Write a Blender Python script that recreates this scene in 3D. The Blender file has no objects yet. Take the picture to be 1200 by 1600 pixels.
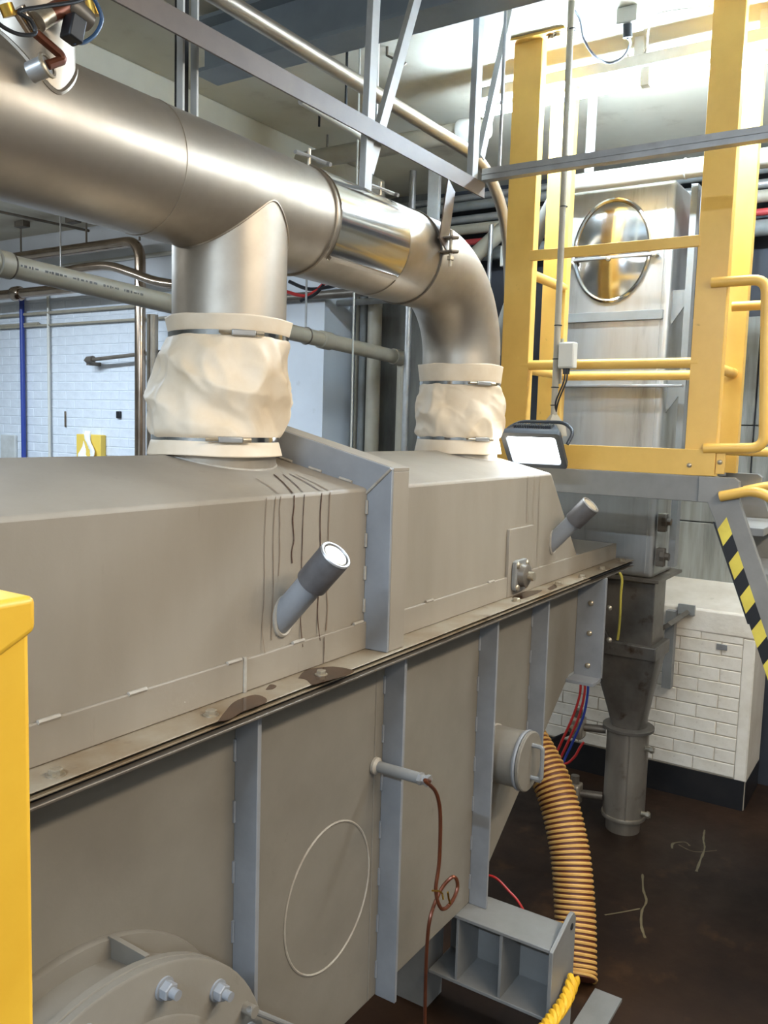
import bpy, bmesh, math, random
from mathutils import Vector, Matrix, noise
random.seed(7)
scene = bpy.context.scene
col = scene.collection
# ---------------------------------------------------------------- camera
H = 2.04; F = 1330.0
_y, _p, _r = 0.57406625, 0.10082019, -0.02896601
_f = Vector((math.cos(_y)*math.cos(_p), math.sin(_y)*math.cos(_p), -math.sin(_p)))
_ri = _f.cross(Vector((0, 0, 1))).normalized(); _dn = _f.cross(_ri)
RR = math.cos(_r)*_ri + math.sin(_r)*_dn
DD = math.cos(_r)*_dn - math.sin(_r)*_ri
CAM = Vector((0, 0, H))
cd = bpy.data.cameras.new('camera'); co = bpy.data.objects.new('camera', cd); col.objects.link(co)
co.matrix_world = Matrix(((RR.x, -DD.x, -_f.x, 0), (RR.y, -DD.y, -_f.y, 0), (RR.z, -DD.z, -_f.z, H), (0, 0, 0, 1)))
cd.sensor_fit = 'VERTICAL'; cd.sensor_height = 36.0; cd.lens = F/1600*36.0; cd.clip_start = 0.05
scene.camera = co
# ---------------------------------------------------------------- world, exposure, big lamps
w = bpy.data.worlds.new('world'); scene.world = w; w.use_nodes = True
w.node_tree.nodes['Background'].inputs[0].default_value = (0.55, 0.62, 0.75, 1)
w.node_tree.nodes['Background'].inputs[1].default_value = 0.05
scene.view_settings.view_transform = 'Standard'; scene.view_settings.look = 'None'
scene.view_settings.gamma = 1.0; scene.view_settings.use_curve_mapping = False
scene.view_settings.exposure = 0.82
CEIL = 3.65
LAMPS = []   # (x0,y0,x1,y1,power W,colour) ceiling battens; each gets a fixture further down
def batten_light(a, b, power, colr, z=CEIL-0.27, wide=0.09):
    a = Vector((a[0], a[1], z)); b = Vector((b[0], b[1], z)); d = b-a
    l = bpy.data.lights.new('batten_light', 'AREA'); l.shape = 'RECTANGLE'
    l.size = d.length; l.size_y = wide; l.energy = power; l.color = colr
    o = bpy.data.objects.new('batten_light', l); col.objects.link(o)
    o.location = (a+b)/2; o.rotation_euler = (0, 0, math.atan2(d.y, d.x))
    LAMPS.append((a, b))
batten_light((0.7, -1.15), (2.9, -1.15), 60, (1.0, 0.875, 0.70), wide=0.30)
batten_light((-1.7, 0.2), (-1.7, 2.2), 185, (0.58, 0.76, 1.0))
batten_light((-1.7, -2.9), (-1.7, -0.9), 60, (0.70, 0.83, 1.0))  # unseen lamp added to brighten the faces turned toward the front wall
batten_light((2.7, 4.6), (2.7, 7.0), 92, (0.66, 0.82, 1.0))
batten_light((0.2, 4.2), (0.2, 6.2), 22, (0.85, 0.92, 1.0))
# ---------------------------------------------------------------- pixel -> point (1200x1600 frame)
def ray(x, y): return ((x-600)/F)*RR + ((y-800)/F)*DD + _f
def aX(x, y, v): d = ray(x, y); return CAM + d*((v-CAM.x)/d.x)
def aY(x, y, v): d = ray(x, y); return CAM + d*((v-CAM.y)/d.y)
def aZ(x, y, v): d = ray(x, y); return CAM + d*((v-CAM.z)/d.z)
# ---------------------------------------------------------------- materials
def lin(c):
    return tuple(((v/255)/12.92 if v <= 10 else ((v/255+0.055)/1.055)**2.4) for v in c)
MATS = {}
def mat(name, c1, c2=None, rough=0.5, metal=0.0, scale=6.0, stretch=(1, 1, 1), lo=0.35, hi=0.7, bump=0.0, bscale=60, rvar=0.0,
        c3=None, s3=20, lo3=0.6, hi3=0.75, st3=(1, 1, 1), spec=0.5, coat=0.0):
    m = bpy.data.materials.new(name); m.use_nodes = True; nt = m.node_tree; N = nt.nodes; L = nt.links
    b = N['Principled BSDF']; b.inputs['Roughness'].default_value = rough; b.inputs['Metallic'].default_value = metal
    b.inputs['Specular IOR Level'].default_value = spec
    if coat: b.inputs['Coat Weight'].default_value = coat
    c1 = lin(c1)+(1,)
    b.inputs['Base Color'].default_value = c1
    tc = N.new('ShaderNodeTexCoord')
    def nz(sc, st, det=6):
        mp = N.new('ShaderNodeMapping'); mp.inputs['Scale'].default_value = st; L.new(tc.outputs['Object'], mp.inputs[0])
        n = N.new('ShaderNodeTexNoise'); n.inputs['Scale'].default_value = sc; n.inputs['Detail'].default_value = det
        n.inputs['Roughness'].default_value = 0.6; L.new(mp.outputs[0], n.inputs['Vector']); return n
    last = None
    if c2:
        n = nz(scale, stretch); r = N.new('ShaderNodeMapRange'); r.inputs[1].default_value = lo; r.inputs[2].default_value = hi
        L.new(n.outputs[0], r.inputs[0]); mx = N.new('ShaderNodeMix'); mx.data_type = 'RGBA'
        mx.inputs[6].default_value = c1; mx.inputs[7].default_value = lin(c2)+(1,); L.new(r.outputs[0], mx.inputs[0]); last = mx.outputs[2]
        if rvar:
            rr = N.new('ShaderNodeMapRange'); rr.inputs[1].default_value = lo; rr.inputs[2].default_value = hi
            rr.inputs[3].default_value = rough; rr.inputs[4].default_value = rough+rvar; L.new(n.outputs[0], rr.inputs[0]); L.new(rr.outputs[0], b.inputs['Roughness'])
    if c3:
        n = nz(s3, st3, 8); r = N.new('ShaderNodeMapRange'); r.inputs[1].default_value = lo3; r.inputs[2].default_value = hi3
        L.new(n.outputs[0], r.inputs[0]); mx = N.new('ShaderNodeMix'); mx.data_type = 'RGBA'
        if last: L.new(last, mx.inputs[6])
        else: mx.inputs[6].default_value = c1
        mx.inputs[7].default_value = lin(c3)+(1,); L.new(r.outputs[0], mx.inputs[0]); last = mx.outputs[2]
    if last: L.new(last, b.inputs['Base Color'])
    if bump:
        n = nz(bscale, (1, 1, 1)); bp = N.new('ShaderNodeBump'); bp.inputs['Strength'].default_value = bump; bp.inputs['Distance'].default_value = 0.01
        L.new(n.outputs[0], bp.inputs['Height']); L.new(bp.outputs[0], b.inputs['Normal'])
    MATS[name] = m; return m
def emit(name, c, s):
    m = bpy.data.materials.new(name); m.use_nodes = True; b = m.node_tree.nodes['Principled BSDF']
    b.inputs['Base Color'].default_value = (0.9, 0.9, 0.9, 1); b.inputs['Emission Color'].default_value = c+(1,); b.inputs['Emission Strength'].default_value = s
    MATS[name] = m; return m
mat('hood_paint', (153, 142, 126), (138, 127, 111), 0.58, scale=3, stretch=(1, 1, 0.25), c3=(118, 104, 88), s3=26, lo3=0.66, hi3=0.82, st3=(1, 1, 0.15), bump=0.05, bscale=40)
mat('trough_paint_shaded', (130, 122, 109), (117, 109, 96), 0.56, scale=3, c3=(108, 98, 84), s3=18, lo3=0.68, hi3=0.85, bump=0.05, bscale=40)  # same paint as the hood, darkened for the dimmer light lower down
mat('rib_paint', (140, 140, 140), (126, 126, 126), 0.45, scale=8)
mat('flange_paint', (146, 133, 112), (118, 96, 68), 0.5, scale=5, lo=0.42, hi=0.68, c3=(84, 60, 36), s3=11, lo3=0.6, hi3=0.76)
mat('gasket', (26, 23, 21), rough=0.8)
mat('bead', (172, 163, 148), (150, 138, 122), 0.5, scale=30)
mat('stainless', (190, 179, 163), (164, 152, 135), 0.37, 0.82, scale=3.2, rvar=0.14, bump=0.015, bscale=8)
mat('stainless_bright', (205, 202, 196), (190, 186, 180), 0.14, 1.0, scale=3, stretch=(.2, 3, 3))
mat('stainless_dull', (184, 172, 154), (156, 142, 124), 0.42, 0.7, scale=5, stretch=(1, 1, .4), c3=(110, 92, 72), s3=9, lo3=.6, hi3=.85)
mat('casing_steel', (206, 205, 200), (180, 174, 164), 0.42, 0.85, scale=3, stretch=(2, 2, .25), c3=(130, 118, 104), s3=5, lo3=.58, hi3=.8, st3=(2, 2, .3))
mat('dark_steel', (124, 115, 103), (98, 88, 76), 0.42, 0.4, scale=7, c3=(70, 52, 36), s3=12)
mat('galv', (178, 176, 172), (160, 156, 150), 0.38, 0.6, scale=14)
mat('white_paint_steel', (205, 205, 200), (184, 182, 174), 0.45, scale=8)
mat('angle_paint', (116, 100, 87), (98, 83, 71), 0.5, scale=5)
mat('grey_paint', (136, 134, 129), (120, 118, 113), 0.45, scale=5)
mat('beam_paint', (150, 160, 168), (134, 144, 152), 0.5, scale=4)
mat('yellow_near', (234, 186, 60), (220, 168, 48), 0.38, scale=5, c3=(150, 112, 40), s3=24, lo3=.7, hi3=.8)
mat('yellow', (230, 184, 92), (218, 170, 80), 0.38, scale=5, c3=(150, 112, 40), s3=24, lo3=.7, hi3=.8)  # gate yellow, paled with the glare haze that lies over the posts
mat('yellow_dim', (226, 182, 92), (212, 168, 80), 0.4, scale=5)
mat('cream_fabric', (234, 216, 190), (222, 198, 164), 0.55, scale=7, bump=0.06, bscale=30)
mat('pvc', (168, 159, 140), (156, 146, 127), 0.42, scale=6)
mat('pvc_dark', (128, 130, 128), (108, 106, 100), 0.5, scale=6)
mat('brown_pipe', (178, 160, 142), (150, 130, 112), 0.2, 1.0, scale=6)
mat('black_plastic', (24, 24, 26), rough=0.45)
mat('flood_body', (58, 62, 68), (48, 52, 58), 0.5, scale=6)
mat('white_plastic', (206, 203, 192), rough=0.4)
mat('blue_plastic', (42, 62, 140), rough=0.4)
mat('blue_cable', (40, 74, 110), rough=0.4)
mat('red_plastic', (176, 44, 40), rough=0.4)
mat('copper_tube', (118, 66, 42), (92, 50, 34), 0.35, 0.5, scale=12)
mat('brass', (190, 150, 70), rough=0.35, metal=1)
mat('hose_orange', (214, 168, 94), (198, 146, 74), 0.45, scale=9)
mat('hose_groove', (92, 42, 18), rough=0.6)
mat('rope_yellow', (226, 172, 34), rough=0.6)
mat('tape_yellow', (226, 206, 84), (206, 184, 70), 0.5, scale=10)
mat('tape_black', (26, 26, 28), rough=0.5)
mat('stain', (72, 46, 26), (46, 30, 18), 0.1, scale=14)
mat('drip', (74, 48, 34), rough=0.3)
mat('drip_light', (128, 108, 88), rough=0.45)
mat('cap_dark', (92, 88, 86), (70, 66, 64), 0.5, scale=14, bump=.1)
mat('lens_dusty', (190, 176, 150), (150, 134, 110), 0.35, scale=40)
mat('bolt', (190, 178, 156), (150, 136, 114), 0.35, 0.7, scale=40)
mat('brick_white', (222, 226, 230), (208, 212, 216), 0.55, scale=8, c3=(170, 168, 160), s3=30, lo3=.68, hi3=.85, bump=.15, bscale=40)
mat('mortar_white', (206, 211, 216), rough=0.7)
mat('brick_cream', (226, 214, 196), (208, 194, 172), 0.5, scale=6, c3=(150, 128, 100), s3=16, lo3=.66, hi3=.85, bump=.2, bscale=40)
mat('mortar_cream', (190, 174, 150), rough=0.8)
mat('plinth_base', (22, 21, 22), (34, 31, 29), 0.4, scale=6)
mat('floor', (48, 31, 18), (24, 15, 10), 0.4, spec=0.25, scale=1.6, rvar=0.25, c3=(76, 52, 32), s3=5, lo3=.58, hi3=.8, bump=.12, bscale=9)
mat('floor_scratch', (112, 100, 72), rough=0.6)
mat('ceiling', (214, 208, 190), (196, 188, 168), 0.75, scale=1.3, c3=(168, 156, 132), s3=2.6, lo3=.58, hi3=.8, bump=.1, bscale=14)
mat('wall_plain', (180, 180, 176), (168, 168, 162), 0.7, scale=1.6)
mat('wall_white', (220, 224, 228), (206, 208, 210), 0.6, scale=1.2, c3=(168, 164, 150), s3=4, lo3=.66, hi3=.85)
mat('wall_dirty', (120, 116, 106), (70, 66, 60), 0.7, scale=3, stretch=(1, 2, .4))
mat('wall_dark', (52, 54, 60), (38, 40, 46), 0.6, scale=2)
mat('panel', (152, 150, 140), (108, 104, 94), 0.5, scale=5, stretch=(1, 3, .25), c3=(82, 76, 66), s3=7, lo3=.56, hi3=.76, st3=(1, 2, .3))
mat('red_pipe', (176, 62, 62), rough=0.5)
mat('print', (80, 76, 70), rough=0.6)
mat('sign_yellow', (232, 196, 84), rough=0.5)
mat('cloth', (244, 242, 236), rough=0.8)
emit('tube_glow', (0.63, 0.81, 1.0), 185.0)
emit('lamp_glow', (0.88, 0.94, 1.0), 16.0)
emit('tube_glow_added', (0.75, 0.87, 1.0), 105.0)
emit('flood_glow', (0.86, 0.94, 1.0), 14.0)
# ---------------------------------------------------------------- mesh builder
def frame(d):
    d = Vector(d).normalized(); u = Vector((0, 0, 1)) if abs(d.z) < 0.9 else Vector((1, 0, 0))
    a = d.cross(u).normalized(); return a, a.cross(d).normalized(), d
class MB:
    def __init__(s): s.v = []; s.f = []
    def add(s, vs, fs):
        k = len(s.v); s.v += [Vector(v) for v in vs]; s.f += [[i+k for i in f] for f in fs]; return s
    def box(s, a, b):
        x0, y0, z0 = [min(p, q) for p, q in zip(a, b)]; x1, y1, z1 = [max(p, q) for p, q in zip(a, b)]
        return s.add([(x0,y0,z0),(x1,y0,z0),(x1,y1,z0),(x0,y1,z0),(x0,y0,z1),(x1,y0,z1),(x1,y1,z1),(x0,y1,z1)],
                     [(0,3,2,1),(4,5,6,7),(0,1,5,4),(1,2,6,5),(2,3,7,6),(3,0,4,7)])
    def bar(s, p, q, wd, ht, up=(0, 0, 1)):
        p = Vector(p); q = Vector(q); d = (q-p).normalized(); up = Vector(up)
        a = d.cross(up).normalized(); b = a.cross(d).normalized(); a *= wd/2; b *= ht/2
        vs = [e+sx*a+sy*b for e in (p, q) for sx, sy in ((-1,-1),(1,-1),(1,1),(-1,1))]
        return s.add(vs, [(0,1,2,3),(7,6,5,4),(4,5,1,0),(5,6,2,1),(6,7,3,2),(7,4,0,3)])
    def prism(s, poly, h):      # poly: list of 3D points, h: extrusion vector
        n = len(poly); poly = [Vector(p) for p in poly]; h = Vector(h)
        s.add(poly+[p+h for p in poly], [tuple(range(n))[::-1], tuple(range(n, 2*n))]+[(i, (i+1) % n, (i+1) % n+n, i+n) for i in range(n)]); return s
    def lathe(s, p, d, prof, n=28, caps=True, u=None, ry=1.0):   # prof: (h along d, radius)
        a, b, d = frame(d); p = Vector(p)
        if u is not None: a = Vector(u).normalized(); b = a.cross(d).normalized()
        k = len(s.v)
        for h, r in prof:
            for i in range(n):
                t = 2*math.pi*i/n; s.v.append(p+d*h+a*(r*math.cos(t))+b*(r*ry*math.sin(t)))
        for j in range(len(prof)-1):
            for i in range(n):
                i2 = (i+1) % n; s.f.append([k+j*n+i, k+j*n+i2, k+(j+1)*n+i2, k+(j+1)*n+i])
        if caps:
            s.f.append([k+i for i in range(n)][::-1]); m = k+(len(prof)-1)*n; s.f.append([m+i for i in range(n)])
        return s
    def cyl(s, p, q, r, r2=None, n=24):
        p = Vector(p); q = Vector(q); return s.lathe(p, q-p, [(0, r), ((q-p).length, r if r2 is None else r2)], n)
    def tube(s, pts, r, n=10, closed=False, radii=None, caps=True):
        pts = [Vector(p) for p in pts]; m = len(pts); k = len(s.v); pa = None
        for i, p in enumerate(pts):
            if closed: d = pts[(i+1) % m]-pts[i-1]
            else: d = pts[min(i+1, m-1)]-pts[max(i-1, 0)]
            d.normalize()
            if pa is None: a, b, _ = frame(d)
            else:
                a = pa-d*pa.dot(d)
                if a.length < 1e-6: a, b, _ = frame(d)
                a.normalize(); b = a.cross(d).normalized()
            pa = a; rr = radii[i] if radii else r
            for j in range(n):
                t = 2*math.pi*j/n; s.v.append(p+a*(rr*math.cos(t))+b*(rr*math.sin(t)))
        for i in range(m if closed else m-1):
            for j in range(n):
                j2 = (j+1) % n; i2 = (i+1) % m
                s.f.append([k+i*n+j, k+i*n+j2, k+i2*n+j2, k+i2*n+j])
        if caps and not closed:
            s.f.append([k+j for j in range(n)][::-1]); s.f.append([k+(m-1)*n+j for j in range(n)])
        return s
    def ring(s, c, d, R, r, n=40, m=8, ry=1.0, u=None):
        a, b, d = frame(d)
        if u is not None: a = Vector(u).normalized(); b = a.cross(Vector(d)).normalized()
        c = Vector(c); return s.tube([c+a*R*math.cos(2*math.pi*i/n)+b*R*ry*math.sin(2*math.pi*i/n) for i in range(n)], r, m, True)
    def sphere(s, c, r, n=12, sc=(1, 1, 1)):
        c = Vector(c); pr = [(-r*math.cos(math.pi*i/n), max(r*math.sin(math.pi*i/n), 1e-4)) for i in range(n+1)]
        k = len(s.v); s.lathe((0, 0, 0), (0, 0, 1), pr, n*2)
        for i in range(k, len(s.v)): v = s.v[i]; s.v[i] = c+Vector((v.x*sc[0], v.y*sc[1], v.z*sc[2]))
        return s
    def build(s, name, m, parent=None, bevel=0.0, angle=35, base=None, seg=2):
        me = bpy.data.meshes.new(name)
        if parent is not None: o0 = Vector(parent['_o'])
        elif base is not None: o0 = Vector(base)
        else:
            o0 = Vector(((min(v.x for v in s.v)+max(v.x for v in s.v))/2, (min(v.y for v in s.v)+max(v.y for v in s.v))/2, min(v.z for v in s.v)))
        me.from_pydata([tuple(v-o0) for v in s.v], [], s.f); me.update()
        bm = bmesh.new(); bm.from_mesh(me); bmesh.ops.recalc_face_normals(bm, faces=bm.faces); bm.to_mesh(me); bm.free()
        me.polygons.foreach_set('use_smooth', [True]*len(me.polygons)); me.set_sharp_from_angle(angle=math.radians(angle))
        me.materials.append(MATS[m])
        o = bpy.data.objects.new(name, me); col.objects.link(o)
        if parent is not None: o.parent = parent
        else: o.location = o0
        o['_o'] = tuple(o0)
        if bevel:
            md = o.modifiers.new('bevel', 'BEVEL'); md.width = bevel; md.segments = seg; md.limit_method = 'ANGLE'; md.angle_limit = math.radians(40)
        return o
def tag(o, label, cat, group=None):
    o['label'] = label; o['category'] = cat
    if group: o['group'] = group
    return o
def thing(name, base, label, cat, group=None):
    o = bpy.data.objects.new(name, None); col.objects.link(o); o.location = base; o['_o'] = tuple(base); o.empty_display_size = 0.05
    return tag(o, label, cat, group)
def struct(o): o['kind'] = 'structure'; return o
def copyat(src, parent, loc, rot=None, scale=None):   # shares mesh; loc in world
    c = src.copy(); col.objects.link(c); c.parent = parent; c.location = Vector(loc)-Vector(parent['_o'])
    if rot is not None: c.rotation_euler = rot
    if scale is not None: c.scale = scale
    c['_o'] = tuple(loc); return c
def proto(mb, name, m, bevel=0.0):                    # mesh data only, origin at 0
    me = bpy.data.meshes.new(name); me.from_pydata([tuple(v) for v in mb.v], [], mb.f); me.update()
    bm = bmesh.new(); bm.from_mesh(me); bmesh.ops.recalc_face_normals(bm, faces=bm.faces); bm.to_mesh(me); bm.free()
    me.polygons.foreach_set('use_smooth', [True]*len(me.polygons)); me.set_sharp_from_angle(angle=math.radians(35)); me.materials.append(MATS[m]); return me
def inst(me, name, parent, loc, rot=None, scale=None):
    o = bpy.data.objects.new(name, me); col.objects.link(o); o.parent = parent; o.location = Vector(loc)-Vector(parent['_o'])
    if rot is not None:
        o.rotation_mode = 'QUATERNION'; o.rotation_quaternion = Vector((0, 0, 1)).rotation_difference(Vector(rot).normalized())
    if scale is not None: o.scale = (scale,)*3 if isinstance(scale, (int, float)) else scale
    o['_o'] = tuple(loc); return o
def smooth(pts, k=6):                                  # Catmull-Rom through points
    pts = [Vector(p) for p in pts]; out = []
    for i in range(len(pts)-1):
        p0 = pts[max(i-1, 0)]; p1 = pts[i]; p2 = pts[i+1]; p3 = pts[min(i+2, len(pts)-1)]
        for j in range(k):
            t = j/k; out.append(0.5*((2*p1)+(-p0+p2)*t+(2*p0-5*p1+4*p2-p3)*t*t+(-p0+3*p1-3*p2+p3)*t**3))
    out.append(pts[-1]); return out
def fillet(pts, r, k=6):                               # polyline with rounded corners
    pts = [Vector(p) for p in pts]; out = [pts[0]]
    for i in range(1, len(pts)-1):
        a = (pts[i-1]-pts[i]); b = (pts[i+1]-pts[i]); q = min(r, a.length*.49, b.length*.49); a = pts[i]+a.normalized()*q; b = pts[i]+b.normalized()*q
        for j in range(k+1):
            t = j/k; out.append(a*(1-t)**2+pts[i]*2*t*(1-t)+b*t*t)
    out.append(pts[-1]); return out
HEX = MB().lathe((0, 0, 0), (0, 0, 1), [(0, .0165), (.0025, .0165)], 20)
HEX.lathe((0, 0, 0), (0, 0, 1), [(.0025, .0125), (.0105, .0125), (.012, .0105)], 6)
ME_BOLT = proto(HEX, 'bolt', 'bolt')
DOME = MB().lathe((0, 0, 0), (0, 0, 1), [(0, .012), (.002, .012), (.006, .009), (.008, .004)], 14)
ME_DOME = proto(DOME, 'bolt', 'bolt')
HEXG = MB().lathe((0, 0, 0), (0, 0, 1), [(0, .02), (.004, .02)], 20)
HEXG.lathe((0, 0, 0), (0, 0, 1), [(.004, .016), (.018, .016), (.02, .014)], 6); HEXG.lathe((0, 0, .02), (0, 0, 1), [(0, .009), (.015, .009)], 12)
ME_NUT = proto(HEXG, 'nut', 'rib_paint')
# ================================================================ THE SETTING
XW = 4.85; XF = 5.3
fl = struct(MB().box((-4.2, -4.2, -0.1), (XF+.2, 9.2, 0)).build('floor', 'floor', base=(0, 0, 0)))
fl['label'] = 'dark brown stained concrete floor'
def scratch(pts, wd):
    P = [aZ(x, y, 0.0) for x, y in pts]; P = smooth(P, 5); mb = MB(); L = []; R = []
    for i, p in enumerate(P):
        d = (P[min(i+1, len(P)-1)]-P[max(i-1, 0)]).normalized(); n = Vector((-d.y, d.x, 0)); q = wd*(0.5+0.7*random.random())
        L.append(p+n*q+Vector((0, 0, .0012))); R.append(p-n*q+Vector((0, 0, .0012)))
    m = len(P); mb.add(L+R, [(i, i+1, m+i+1, m+i) for i in range(m-1)]); mb.build('floor_scratch', 'floor_scratch', fl)
scratch([(1101, 1297), (1099, 1312), (1101, 1326), (1094, 1345), (1088, 1362)], .006)
scratch([(1004, 1366), (1005, 1390), (1010, 1408), (1003, 1424), (1002, 1446), (1008, 1466)], .006)
scratch([(1060, 1320), (1085, 1331), (1120, 1329)], .003)
scratch([(945, 1430), (975, 1425), (1000, 1420)], .004)
scratch([(1050, 1326), (1052, 1318), (1070, 1316), (1078, 1322)], .006)
struct(MB().box((-4.2, -4.2, CEIL), (XF+.2, 9.2, CEIL+.12)).build('ceiling', 'ceiling', base=(0, 0, CEIL)))
struct(MB().box((-.9, 3.2, 3.22), (XW, 3.55, CEIL)).build('trim_1', 'ceiling', bevel=.01))['label'] = 'concrete downstand beam under the ceiling'
struct(MB().box((-4.2, -4.2, 0), (-4.1, 9.2, CEIL)).build('wall_front', 'wall_plain'))
struct(MB().box((-4.1, -4.2, 0), (XF, -4.1, CEIL)).build('wall_right', 'wall_plain'))
struct(MB().box((-4.1, 9.1, 0), (XF, 9.2, CEIL)).build('wall_left', 'wall_plain'))
wf = struct(MB().box((XF, -4.1, 0), (XF+.1, 9.1, CEIL)).build('wall_back', 'wall_dark'))
# panels on the far wall
wp = MB()
k = 0
for j, (z0, z1) in enumerate(((1.02, 1.52), (1.525, 2.1), (2.105, 2.72))):
    y = -1.35
    while y < 1.75:
        MB().box((XF-.022-.004*((k*7) % 3), y+.004, z0), (XF-.001, y+.446, z1)).build('panel', 'panel', wf, bevel=.004); y += .45; k += 1
# white brick wall (left), bricks as pieces
BGAP = .0055
wl = struct(MB().box((XW+.0045, 3.68, 0), (XF-.001, 9.09, CEIL)).build('wall_back_left', 'mortar_white', base=(XW, 3.68, 0)))
wl['label'] = 'white painted brick wall behind the pipes'
MB().box((XW, 3.68, 1.2), (XW+.0045, 4.66, CEIL)).build('render_coat', 'wall_white', wl)
MB().box((XW, 4.66, 3.06), (XW+.0045, 9.09, CEIL)).build('render_coat', 'wall_white', wl)
def brick_mesh(L, Ht, T, m, c=.004):    # front face towards -X, origin at the lower near corner
    mb = MB(); o = [(T, 0, 0), (T, L, 0), (T, L, Ht), (T, 0, Ht)]; e = [(c, 0, 0), (c, L, 0), (c, L, Ht), (c, 0, Ht)]; i = [(0, c, c), (0, L-c, c), (0, L-c, Ht-c), (0, c, Ht-c)]
    fs = [(8, 9, 10, 11)]
    for a in range(4):
        b = (a+1) % 4; fs += [(a, b, 4+b, 4+a), (4+a, 4+b, 8+b, 8+a)]
    return proto(mb.add(o+e+i, fs), 'brick', m)
BL, BH = .235, .079
bm1 = brick_mesh(BL-.005, BH-.005, .0125, 'brick_white'); bm2 = brick_mesh(BL/2-.005, BH-.005, .0125, 'brick_white')
row = 0; z = 1.48
while z < 3.05:
    y = 4.66+(0 if row % 2 else BL/2)
    if row % 2 == 0: inst(bm2, 'brick', wl, (XW+.001*random.random(), 4.66, z))
    while y < 7.75:
        inst(bm1, 'brick', wl, (XW+.0015*random.random(), y, z)); y += BL
    z += BH; row += 1
# side recess wall between brick wall and far wall
struct(MB().box((XF-.06, 3.1, 0), (XF-.001, 3.675, CEIL)).build('trim_2', 'wall_dirty'))['label'] = 'dirty unpainted strip of wall behind vertical pipes'
# brick plinth
pl = struct(MB().box((XW+.005, .742, .0), (XF-.03, 2.9, .955)).build('wall_plinth', 'mortar_cream', base=(XW, .74, 0)))
pl['label'] = 'cream painted brick plinth with black base below grey panels'
MB().prism([(XW-.004, .74, .952), (XW-.004, .74, 1.085), (XF-.03, .74, 1.185), (XF-.03, .74, .952)], (0, 2.16, 0)).build('coping', 'brick_cream', pl, bevel=.012)
MB().box((XW-.006, .745, 0), (XW+.011, 2.9, .165)).build('base_band', 'plinth_base', pl)
MB().box((XW+.011, .738, 0), (XF-.04, .7415, .165)).build('base_band', 'plinth_base', pl)
MB().box((XW-.002, .738, .165), (XF-.04, .7415, .95)).build('end_coat', 'brick_cream', pl)
MB().box((XW-.003, .742, .165), (XW+.012, .80, .95)).build('end_coat', 'brick_cream', pl, bevel=.003)
PL, PH = .222, .0745
pm1 = brick_mesh(PL-.004, PH-.004, .0125, 'brick_cream', .003); pm2 = brick_mesh(PL/2-.004, PH-.004, .0125, 'brick_cream')
z = .172; row = 0
while z < .93:
    y = .803
    if row % 2: inst(pm2, 'brick', pl, (XW, y, z)); y += PL/2
    while y < 2.5:
        inst(pm1, 'brick', pl, (XW-.002*random.random(), y, z)); y += PL
    z += PH; row += 1
c = aX(1128, 1011, XW-.006)
MB().box((XW-.008, c.y-.028, c.z-.016), (XW-.002, c.y+.028, c.z+.016)).build('marker_plate', 'galv', pl, bevel=.002)
# steel I beam under the ceiling (runs across)
bx = 2.62; sb = thing('steel_beam', (bx, .5, 3.42), 'blue-grey painted steel I-beam below the ceiling', 'beam')
MB().box((bx-.07, -1.2, 3.42), (bx+.07, 2.62, 3.435)).build('flange', 'beam_paint', sb)
MB().box((bx-.006, -1.2, 3.435), (bx+.006, 2.62, 3.615)).build('web', 'beam_paint', sb)
MB().box((bx-.07, -1.2, 3.615), (bx+.07, 2.62, 3.63)).build('flange', 'beam_paint', sb)
MB().box((bx-.05, 2.4, 3.63), (bx+.05, 2.5, 3.65)).build('packer', 'beam_paint', sb)
# ceiling fixtures for the battens out of frame
for n_, (a, b) in enumerate(LAMPS):
    d = (b-a).normalized(); s_ = Vector((-d.y, d.x, 0))
    lab = ['ceiling batten lamp above the aisle in front of the machine', 'ceiling batten lamp near the front wall behind the machine end', 'added unseen ceiling batten lamp near the front wall beside the aisle', 'ceiling batten lamp over the brick wall', 'ceiling batten lamp behind the duct'][n_]
    t = thing('batten_lamp', ((a+b)/2+Vector((0, 0, .02))), lab, 'lamp', 'ceiling battens out of view')
    MB().bar(a+Vector((0, 0, .085)), b+Vector((0, 0, .085)), .07, .05).build('housing', 'white_paint_steel', t, bevel=.005)
    if n_ == 0: MB().bar(a+Vector((0, 0, .052)), b+Vector((0, 0, .052)), .32, .012).build('reflector', 'white_paint_steel', t)
    MB().cyl(a+Vector((0, 0, .025)), b+Vector((0, 0, .025)), .019, n=14).build('tube', 'lamp_glow', t)
    for e in (a+d*.2, b-d*.2): MB().cyl(e+Vector((0, 0, .11)), Vector((e.x, e.y, CEIL)), .006, n=8).build('hanger_rod', 'galv', t)
# row of fluorescent battens over the gate; the second, unseen at right, is added to brighten stairs and plinth
def fluorescent(a, b, label, glow='tube_glow'):
    zt = a.z; t = thing('fluorescent_lamp', (a+b)/2, label, 'lamp', 'fluorescent row over the gate')
    MB().cyl(a, b, .019, n=16).build('tube', glow, t)
    MB().bar(a+Vector((0, .03, .075)), b+Vector((0, -.03, .075)), .07, .05).build('housing', 'white_paint_steel', t, bevel=.006)
    for e, s_ in ((a, 1), (b, -1), ((a+b)/2, 0)):
        MB().box((e.x-.02, e.y-.02+.012*s_, zt-.022), (e.x+.02, e.y+.02+.012*s_, zt+.06)).build('lamp_holder', 'white_plastic', t, bevel=.003)
    for k_ in (.15, .48, .8): y = a.y+(b.y-a.y)*k_; MB().box((3.6, y-.02, zt+.1), (3.64, y+.02, CEIL)).build('hanger', 'white_paint_steel', t)
a = aX(752, 194, 3.62); b = aX(1330, 100, 3.62); a.z = b.z = 3.475
fluorescent(a, b, 'glowing fluorescent tube lamp above the yellow gate')
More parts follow.
